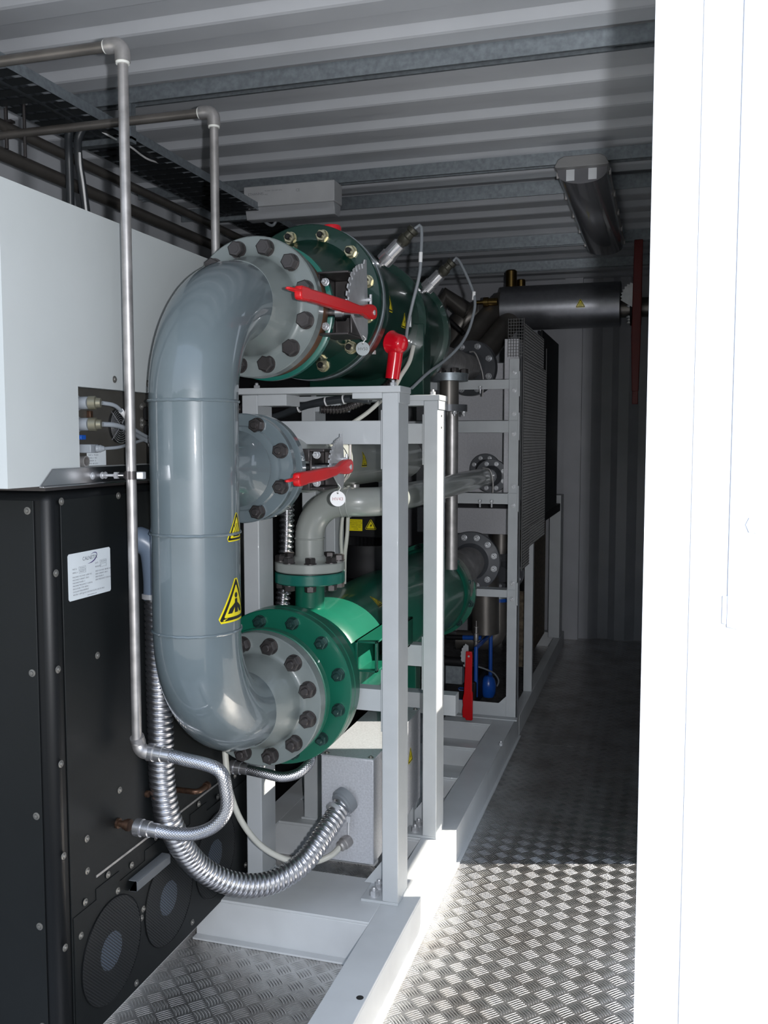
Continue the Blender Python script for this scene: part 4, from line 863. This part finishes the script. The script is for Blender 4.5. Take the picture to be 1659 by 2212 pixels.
t1 = thin_pipe(1.97, 2.372, .700, 'thin steel pipe nearest the camera, running down beside the thick grey pipe', True)
t2 = thin_pipe(2.43, 2.371, 1.30, 'thin steel pipe behind the first, going down behind the upper grey flange', False)
cl = thing('pipe_clamp', (-1.25, 1.965, 1.366), 'steel pipe clamp on a threaded rod holding the nearest thin pipe', 'pipe clamp')
b = MB(); b.tube([(-1.296, 1.955, 1.366), (-1.25, 1.962, 1.366)], .0035, 10); part('threaded_rod', b, ZINC, cl)
part('nut', MB().lathe((-1.270, 1.959, 1.366), (1, 0, 0), [(0, .009), (.009, .009)], 6), ZINC, cl); part('nut', MB().lathe((-1.258, 1.960, 1.366), (1, 0, 0), [(0, .007), (.014, .007)], 20), STEEL, cl)
part('ring', MB().lathe((-1.232, 1.97, 1.356), (0, 0, 1), [(0, .0155), (.020, .0155)], 28), DARK, cl); part('ear', MB().box(-1.214, 1.962, 1.357, -1.196, 1.978, 1.375), ZINC, cl, .002)

# ================================================================== cable tray and runs along the left of the roof
ct = thing('cable_tray', (-1.8, 3.0, 2.44), 'long perforated galvanised cable tray hung along the left of the roof', 'cable tray')
part('tray_bottom', MB().box(-1.925, 1.10, 2.448, -1.712, 6.8, 2.450), PERFT, ct)
part('tray_side', MB().box(-1.714, 1.10, 2.448, -1.711, 6.8, 2.480), GALV, ct); part('tray_side', MB().box(-1.926, 1.10, 2.448, -1.923, 6.8, 2.480), GALV, ct)
for yy in (2.76, 3.85, 5.35): part('hanger', MB().box(-1.935, yy, 2.430, -1.70, yy+.03, 2.448).box(-1.706, yy, 2.44, -1.70, yy+.03, 2.56).box(-1.935, yy, 2.44, -1.929, yy+.03, 2.56), GALV, ct)
for i, x in enumerate((-1.745, -1.77, -1.80, -1.83, -1.865, -1.895)):
    o = part('tray_cable', MB().tube(smoothpath([(x+.006*sin(k*2+i), 1.15+k*.4, 2.462+.003*sin(k+i)) for k in range(14)], .05), .010+.002*(i % 3), 10), CABD if i != 0 else CABG)
    tag(o, 'grey cable along the aisle side of the roof cable tray' if i == 0 else 'dark cable lying lengthwise in the roof cable tray', 'cable', None if i == 0 else 'dark cables in the cable tray')
o = part('loose_cable', MB().tube(smoothpath([(-1.783, 2.68, 2.46), (-1.763, 2.727, 2.445), (-1.75, 2.83, 2.44), (-1.764, 2.926, 2.44), (-1.766, 2.981, 2.44), (-1.777, 3.072, 2.455)]), .0035, 8), TAGW); tag(o, 'thin white cable sagging out of the cable tray', 'cable')
for x, z, r_, lb in ((-1.985, 2.335, .021, 'thicker dark pipe running lengthwise below the cable tray'), (-1.925, 2.395, .016, 'thinner dark pipe running lengthwise just under the cable tray')):
    o = part('ceiling_pipe', MB().cyl((x, 1.10, z), (x, 6.8, z), r_), DSTEEL); tag(o, lb, 'pipe')
hg = thing('pipe_hanger', (-1.93, 2.40, 2.40), 'small bolted hanger where the second thin pipe joins the roof runs', 'pipe hanger')
b = MB(); b.cyl((-1.925, 2.43, 2.33), (-1.925, 2.43, 2.49), .006); b.box(-1.95, 2.42, 2.405, -1.90, 2.44, 2.412); part('hanger_rod', b, DARK, hg); put('bolt', NZs, (-1.86, 2.43, 2.455), (0, 0, 1), hg); part('rod', MB().cyl((-1.86, 2.43, 2.30), (-1.86, 2.43, 2.455), .005), DARK, hg)
for pts, r_, m_, lb in ((((-1.865, 2.66, 2.448), (-1.869, 2.66, 2.424), (-1.869, 2.66, 2.366), (-1.882, 2.68, 2.284), (-1.896, 2.7, 2.185)), .013, CABD, 'dark cable dropping from the tray into the white cabinet, left one of two'),
                        (((-1.816, 2.66, 2.451), (-1.833, 2.66, 2.421), (-1.834, 2.66, 2.363), (-1.835, 2.68, 2.28), (-1.834, 2.7, 2.181)), .013, CABD, 'dark cable dropping from the tray into the white cabinet, right one of two'),
                        (((-1.815, 2.64, 2.37), (-1.813, 2.64, 2.326), (-1.818, 2.66, 2.274), (-1.822, 2.68, 2.188)), .004, TAGW, 'thin white cable tied to the dark one above the white cabinet')):
    o = part('drop_cable', MB().tube(smoothpath(list(pts)), r_, 12), m_); tag(o, lb, 'cable')
o = part('loop_cable', MB().tube(smoothpath([(-1.759, 3.9, 2.476), (-1.733, 3.9, 2.428), (-1.697, 3.9, 2.407), (-1.677, 3.9, 2.43), (-1.67, 3.9, 2.464)]), .007, 10), CABG); tag(o, 'short grey cable loop below the batten light', 'cable')

# ================================================================== lights
lt = thing('batten_light', (-1.55, 3.80, 2.44), 'short white batten light, unlit, fixed crosswise over the cable tray', 'light')
xa_, xb_ = (-1.779, 3.78, 2.519)[0], (-1.359, 3.78, 2.487)[0]
hs_ = part('housing', MB().box(xa_, 3.78, 2.462, xb_, 3.88, 2.550), HOUS, lt, .004)
part('cover', MB().prism([(3.785, 2.462), (3.80, 2.412), (3.86, 2.412), (3.875, 2.462)], (xa_+.004, 0, 0), (0, 1, 0), (0, 0, 1), xb_-xa_-.008), DIFF, lt, .003)
part('tube', MB().cyl((xa_+.03, 3.83, 2.437), (xb_-.03, 3.83, 2.437), .013), TUBEW, lt)
for x in (xa_+.015, xb_-.035): part('end_holder', MB().box(x, 3.81, 2.420, x+.018, 3.85, 2.462), HOUS, lt, .002)
for s_, sz, dx, dz in (('ETHANNEL', .015, .022, .515), ('T8 18W  220-240V 50Hz', .008, .10, .525), ('IP65', .008, .10, .510), ('CE', .016, .245, .518)):
    text_on(s_, sz, mat('faint_print', (.22, .22, .24), .6), (xa_+dx, 3.7797, dz+2.0), (1, 0, 0), (0, 0, 1), hs_, 'printed_text', 'LEFT')
part('mount', MB().box(xa_+.05, 3.80, 2.550, xb_-.05, 3.87, 2.553), GALV, lt)
l2 = thing('long_light', (-.335, 4.4, 2.46), 'long dusty grey strip light, unlit, running lengthwise under the roof', 'light')
xc, hw = -.330, .098
part('housing', MB().prism([(-hw, 2.508), (-hw-.006, 2.514), (-hw+.008, 2.54), (-hw+.03, 2.551), (hw-.03, 2.551), (hw-.008, 2.54), (hw+.006, 2.514), (hw, 2.508)], (xc, 5.27, 0), (1, 0, 0), (0, 0, 1), 1.53), HOUSD, l2, .003)
b = MB(); n_ = 14
P = [(-hw*.98, 2.508)] + [(-hw*.98*cos(pi*i/n_), 2.508-.058*sin(pi*i/n_)**.7) for i in range(1, n_)] + [(hw*.98, 2.508)]
b.prism(P, (xc, 5.24, 0), (1, 0, 0), (0, 0, 1), 1.47); part('cover', b, mat('dusty_lamp_cover', (.13, .13, .14), .22, 0, .4), l2, label='dusty curved translucent cover')
for dx in (-.045, .040): part('tube_end', MB().box(xc+dx-.016, 3.7685, 2.463, xc+dx+.016, 3.7695, 2.506), TUBEW, l2, label='pale tube end seen through the cover')
for i in range(5):
    for s in (-1, 1): part('clip', MB().box(xc+s*(hw+.004)-.004, 3.84+i*.34, 2.495, xc+s*(hw+.004)+.004, 3.86+i*.34, 2.520), TUBE, l2)

# ================================================================== silver silencer at the back
mf = thing('silencer', (-.59, 5.5, 2.09), 'silver cylindrical silencer with a yellow sticker hung crosswise at the back', 'silencer')
mb_ = part('body', MB().lathe((-.93, 5.5, 2.222), (1, 0, 0), [(0, .118), (.003, .127), (.675, .127), (.678, .118)], 72), MUFF, mf)
fm = cyl_fn((-.455, 5.5, 2.222), (1, 0, 0), .127, 0)
def fmf(x, y, h):
    a = R(186) - (y/.127); return V(-.468+x, 5.5+(.127+h)*cos(a), 2.222+(.127+h)*sin(a)*-1) if 0 else V(-.468+x, 5.5-(.1275+h)*cos(y/.127-.08), 2.222+(.1275+h)*sin(y/.127-.08))
warning(fmf, .030, 'hot', mb_)
part('inlet_pipe', MB().tube([(-.93, 5.5, 2.20), (-1.02, 5.5, 2.20)] + bend((-1.16, 5.5, 2.20), (-1, 0, 0), (-.35, -.1, -1), .10) + [(-1.24, 5.45, 1.95)], .075, 32), DSTEEL, mf)
part('inlet_pipe', MB().tube([(-1.12, 5.45, 2.20), (-1.26, 5.45, 2.30), (-1.30, 5.4, 2.18), (-1.28, 5.38, 1.95)], .055, 28), DSTEEL, mf)
for x in (-1.06, -1.0): part('weld_seam', MB().tube([(x, 5.5+cos(2*pi*i/40)*.0755, 2.20+sin(2*pi*i/40)*.0755) for i in range(41)], .003, 8, caps=False), TUBE, mf)
bs = part('brass_pipe', MB().lathe((-.895, 5.60, 2.30), (0, 0, 1), [(0, .033), (.155, .033), (.162, .026)], 28), BRASS, mf, label='brass coloured upright pipe end'); part('brass_pipe', MB().lathe((-.845, 5.66, 2.30), (0, 0, 1), [(0, .026), (.11, .026), (.115, .02)], 24), BRASS, mf, label='smaller brass coloured pipe end')
part('brass_fitting', MB().lathe((-.935, 5.36, 2.245), (-1, 0, 0), [(0, .022), (.05, .022), (.052, .028), (.08, .028), (.082, .012), (.13, .012)], 20), BRASS, mf)
part('outlet_pipe', MB().cyl((-.255, 5.5, 2.20), (-.10, 5.5, 2.20), .055), DSTEEL, mf)
of = part('outlet_flange', MB().lathe((-.20, 5.5, 2.20), (1, 0, 0), [(0, .10), (.02, .10), (.02, .06), (.04, .06), (.04, .10), (.06, .10)], 40), SOOT, mf); ring_of('bolt', NZs, (-.20, 5.5, 2.20), (-1, 0, 0), .082, 8, of)
vl = thing('outlet_valve', (-.15, 5.35, 2.0), 'valve with a long dark red lever at the right end of the silencer', 'valve')
part('lever', MB().prism([(-.018, -.20), (.018, -.20), (.024, .10), (.026, .62), (-.02, .62), (-.026, .10)], (-.160, 5.33, 2.02-.10), (1, 0, 0), (0, 0, 1), .014), DRED, vl, .004)
part('lever_lower', MB().prism([(-.016, -.32), (.016, -.32), (.016, 0), (-.016, 0)], (-.160, 5.34, 2.02-.10+.05), (1, 0, 0), (0, 0, 1), .012), DRED, vl, .003)
Pn = [(0, -.02)] + [((.085 if i % 2 else .075)*cos(R(80+6.5*i)), .03+(.085 if i % 2 else .075)*sin(R(80+6.5*i))) for i in range(18)] + [(0, -.04)]
part('notch_plate', MB().prism(Pn, (-.165, 5.36, 2.21), (1, 0, 0), (0, 0, 1), .004), ZINC, vl, label='zinc toothed locking plate')
dp_ = thing('diagonal_pipe', (-1.1, 4.9, 1.75), 'dark steel pipes slanting down from the silencer to the rear flange', 'pipe')
part('pipe_body', MB().tube([(-0.867, 5.45, 2.153), (-0.952, 5.25, 1.989), (-1.033, 5, 1.818)], .066, 28), DSTEEL, dp_); part('pipe_body', MB().tube([(-0.931, 5.5, 2.269), (-1.042, 5.3, 2.089), (-1.133, 5.1, 1.916)], .058, 28), DSTEEL, dp_)
part('brace_bar', MB().cyl((-1.12, 4.9, 2.095), (-1.033, 4.9, 2.014), .014), RUB, dp_)

# ================================================================== instrument rack with its wire guard
rk = thing('equipment_rack', (-.9, 4.4, .12), 'light grey bolted steel rack standing across the skid behind the vessels', 'rack')
RY = 4.35
def zpx(y, Y=RY): return 0
part('post', MB().box(-.700, RY, .1205, -.648, RY+.006, 1.830).box(-.654, RY, .1205, -.648, RY+.05, 1.830), FRAME, rk, .001)
part('post', MB().box(-1.34, RY, .1205, -1.29, RY+.05, 1.830), FRAME, rk, .001)
for za, zb in ((1.690, 1.737), (1.487, 1.545), (1.150, 1.203), (.705, .744)):
    c_ = part('cross_bar', MB().box(-1.30 if zb > 1 else -.852, RY-.004, za, -.700, RY-.0005, zb).box(-1.30 if zb > 1 else -.852, RY-.004, zb-.004, -.66, RY+.05, zb), FRAME, rk, .001)
    for z in (za+.02,): put('bolt', NZs, (-.676, RY-.001, za-.006), (0, -1, 0), rk); put('bolt', NZs, (-.676, RY-.001, zb+.03), (0, -1, 0), rk)
    part('joint_plate', MB().box(-.656, RY-.010, za-.035, -.648, RY-.001, zb+.035), FRAME, rk, .001)
for q in ((-.835, RY-.004, 1.715), (-.832, RY-.004, 1.178), (-.776, RY-.004, 1.178)): put('bolt', bolt_mesh('bolt', .016, ZINC, .02), V(q)+V(0, -.006, -.01), (0, 0, -1), rk)
b = MB(); b.box(-1.30, RY, .1205, -.700, RY+.006, .190); b.box(-1.30, RY-.045, .1205, -.640, RY, .127); part('sill', b, FRAME, rk, .001)
part('mitre_strip', MB().prism([(-.700, .19), (-.735, .19), (-.700, .225)], (0, RY+.001, 0), (1, 0, 0), (0, 0, 1), -.005), FRAME, rk)
b = MB(); b.box(-.700, 4.93, .10, -.655, 4.97, 1.98); part('post', b, FRAME, rk, .001)
b = MB(); b.box(-.735, 6.35, .10, -.660, 6.52, 1.08); part('post', b, FRAME, rk, .001)
b = MB(); b.bar((-.69, 5.0, 1.00), (-.69, 6.4, 1.00), .05, .05); part('side_rail', b, SOOT, rk)
def wires(b, X, ya, yb, za, zb, p, r=.0011):
    k = 0; y = ya
    while y <= yb: b.bar((X, y, za), (X, y, zb), r*2, r*2, (0, 1, 0)); y += p
    z = za
    while z <= zb: b.bar((X+.002, ya, z), (X+.002, yb, z), r*2, r*2); z += p
gd = thing('wire_guard', (-.62, 4.7, 1.0), 'wire mesh guard along the aisle side of the rack', 'wire guard')
b = MB(); wires(b, -.628, 4.31, 5.16, 1.035, 1.83, .0138); part('mesh_panel', b, GUARD, gd)
b = MB(); wires(b, -.628, 4.31, 4.56, .845, 1.035, .0138); part('mesh_panel', b, GUARD, gd)
b = MB(); wires(b, -.628, 4.56, 5.16, .93, 1.035, .0138, .0008); part('mesh_panel', b, GUARD, gd)
b = MB(); wires(b, -.628, 4.31, 5.05, 1.83, 1.99, .0138); part('mesh_panel', b, GUARD, gd)
b = MB(); x = -.70
while x < -.625: b.bar((x, 4.31, 1.835), (x, 4.31, 2.01), .0022, .0022, (0, 1, 0)); x += .0125
z = 1.84
while z < 2.01: b.bar((-.70, 4.308, z), (-.626, 4.308, z), .0022, .0022); z += .0138
part('mesh_end', b, GUARD, gd); part('guard_frame', MB().cyl((-.627, 4.305, .84), (-.627, 4.305, 2.01), .0035, n=10), GUARD, gd); part('guard_frame', MB().cyl((-.627, 5.16, .93), (-.627, 5.16, 1.95), .0035, n=10), GUARD, gd)
b = MB(); b.box(-.735, 4.42, 1.16, -.665, 5.14, 1.93); o = part('side_screen', b, GPANEL, bev=.003); tag(o, 'light grey screen standing close behind the wire guard', 'screen')
b = MB(); b.box(-.668, 5.22, 1.03, -.655, 6.02, 2.06); o = part('black_board', b, BLK2, bev=.004); tag(o, 'tall black board hanging between the wire guard and the back wall', 'board')
b = MB(); b.box(-1.30, 4.92, 1.12, -.755, 5.6, 1.86); o = part('control_cabinet', b, GPANEL, bev=.004); tag(o, 'dull grey control cabinet inside the rack, upper one', 'cabinet')
b = MB(); b.box(-1.30, 4.94, .945, -.765, 5.5, 1.085); o = part('control_box', b, GPANEL, bev=.004); tag(o, 'low grey box inside the rack below the control cabinet', 'box')
b = MB(); b.box(-.80, 5.30, .14, -.755, 6.30, .96); o = part('insulation_board', b, INSUL); tag(o, 'mottled tan insulation board low behind the rack', 'board')
b = MB(); b.lathe((-.72, 5.10, .62), (0, 0, 1), [(0, .03), (.06, .045), (.14, .045), (.2, .02)], 20); o = part('small_pump', b, SOOT); tag(o, 'small dark pump head behind the rack post', 'pump')
pv = thing('rear_pipe', (-.9, 4.9, .3), 'dark curved pipe with a blue ringed flange inside the rack', 'pipe')
part('pipe_body', MB().tube([(-.83, 4.86, .60)] + bend((-.83, 4.86, .375), (0, 0, -1), (-1, 0, 0), .085) + [(-1.05, 4.86, .375)], .052, 28), DSTEEL, pv)
part('flange', MB().lathe((-.83, 4.86, .600), (0, 0, 1), [(0, .07), (.018, .07)], 32), BLUE, pv, label='blue ring'); f_ = part('flange', MB().lathe((-.83, 4.86, .6185), (0, 0, 1), [(0, .07), (.018, .07), (.02, .05)], 32), GALV, pv)
for a in range(4): put('bolt', NZs, (-.83+.055*cos(a*1.57+.8), 4.86+.055*sin(a*1.57+.8), .6365), (0, 0, 1), f_)
zf(pv, V(-.80, 4.9, .745), (.2, 1, .1), .10, .02, .082, 8, DG, NZs)
part('standing_pipe', MB().cyl((-.84, 5.0, .75), (-.84, 5.0, 1.0), .05), DSTEEL, pv)
fg_ = thing('steel_fitting', (-.90, 4.62, .40), 'small upright stainless fitting above the blue stand', 'fitting')
part('fitting_body', MB().lathe((-.900, 4.62, .395), (0, 0, 1), [(0, .010), (.03, .010), (.032, .013), (.07, .013), (.072, .008), (.10, .008), (.102, .012), (.107, .012), (.108, .003), (.135, .003)], 16), TUBE, fg_)
# blue tubular stand and float
bst = thing('blue_stand', (-.88, 4.6, .12), 'bright blue tubular stand on the skid inside the rack', 'stand')
a, b_, c_ = V((-0.876, 4.5, 0.169)), V((-0.877, 4.5, 0.417)), V((-0.853, 4.78, 0.432))
part('tube_frame', MB().tube([a, b_+V(0, 0, -.03), b_, b_+(c_-b_)*.12, c_, c_+V(0, 0, -.005), c_+V(0, 0, -.24)], .0105, 16), BLUE, bst)
part('tube_arm', MB().cyl((-0.99, 4.72, 0.418), (-0.891, 4.72, 0.422), .012), BLUE, bst); part('arm_grip', MB().cyl((-1.077, 4.72, 0.415), (-0.99, 4.72, 0.418), .0135), RUB, bst)
part('base_tank', MB().box(-1.10, 4.48, .121, -.87, 4.80, .25), SOOT, bst, .01)
for z in (.155, .215): part('blue_trim', MB().tube([(-.90, 4.477, z), (-.955, 4.477, z), (-.96, 4.477, z-.005), (-.955, 4.477, z-.012), (-.90, 4.477, z-.012)], .0022, 8), BLUE, bst)
bf = thing('blue_float', (-.83, 4.66, .122), 'glossy blue ribbed bulb with a thin hose beside the blue stand', 'bulb')
part('bulb', MB().lathe((-.845, 4.68, .125), (0, 0, 1), [(0, .028), (.02, .036), (.06, .040), (.09, .034), (.108, .020), (.11, .01)], 32), BLUE, bf)
part('thin_hose', MB().tube(smoothpath([(-0.884, 4.6, 0.298), (-0.847, 4.62, 0.282), (-0.811, 4.66, 0.253), (-0.792, 4.68, 0.213), (-0.801, 4.69, 0.181)]), .0042, 10), CABG, bf)
rl = thing('drain_valve', (-.86, 4.25, .13), 'red hand lever pointing down with a zinc notched plate, before the rack', 'valve')
x0 = -.862
P = [(-.014, 0), (.014, 0), (.017, -.02), (.016, -.10), (.016, -.19), (.020, -.20), (.020, -.325), (.016, -.330), (-.012, -.330), (-.015, -.32), (-.027, -.318), (-.030, -.29), (-.026, -.26), (-.028, -.23), (-.022, -.20), (-.018, -.10)]
part('lever', MB().prism(P, (x0+.005, 4.235, .462), (1, 0, 0), (0, 0, 1), .016), RED, rl, .003)
Pn = [(0, .03)] + [((.062 if i % 2 else .056)*cos(R(100+9*i))*.55-.004, -.02+(.062 if i % 2 else .056)*sin(R(100+9*i))) for i in range(18)] + [(.0, -.07)]
part('notch_plate', MB().prism(Pn, (x0, 4.243, .455), (1, 0, 0), (0, 0, 1), .004), ZINC, rl, label='zinc toothed locking plate')
part('pivot_pin', MB().lathe((x0+.006, 4.219, .440), (0, -1, 0), [(0, .005), (.003, .005)], 12), ZINC, rl)
part('valve_body', MB().cyl((-1.0, 4.26, .40), (-.88, 4.26, .40), .022).box(-1.02, 4.23, .125, -.98, 4.29, .42), SOOT, rl)
b = MB(); b.box(-.735+.01-.225, 4.05, .28, -.895, 4.07, .37); 
o = part('valve_block', MB().box(-.985, 4.28, .285, -.90, 4.33, .375), GALV, bev=.002); tag(o, 'square grey valve block left of the downward red lever', 'valve block')
o = part('cross_support', MB().box(-1.135, 3.40, .40, -.74, 3.46, .48), FRAME, bev=.0015); tag(o, 'short grey cross beam under the lower green vessel, seen between the two frames', 'beam')

# the cabinets stand on the skid, their thin pipes in front of them: bring the whole group to its place
CP, KS = V(0, 0, 1.45), 0.935
for n_ in ('black_cabinet', 'white_cabinet', 'thin_pipe', 'pipe_clamp', 'braided_hose', 'braided_hose.001'):
    o = bpy.data.objects[n_]; o.location = CP + (o.location - CP)*KS; o.scale = (KS, KS, KS)
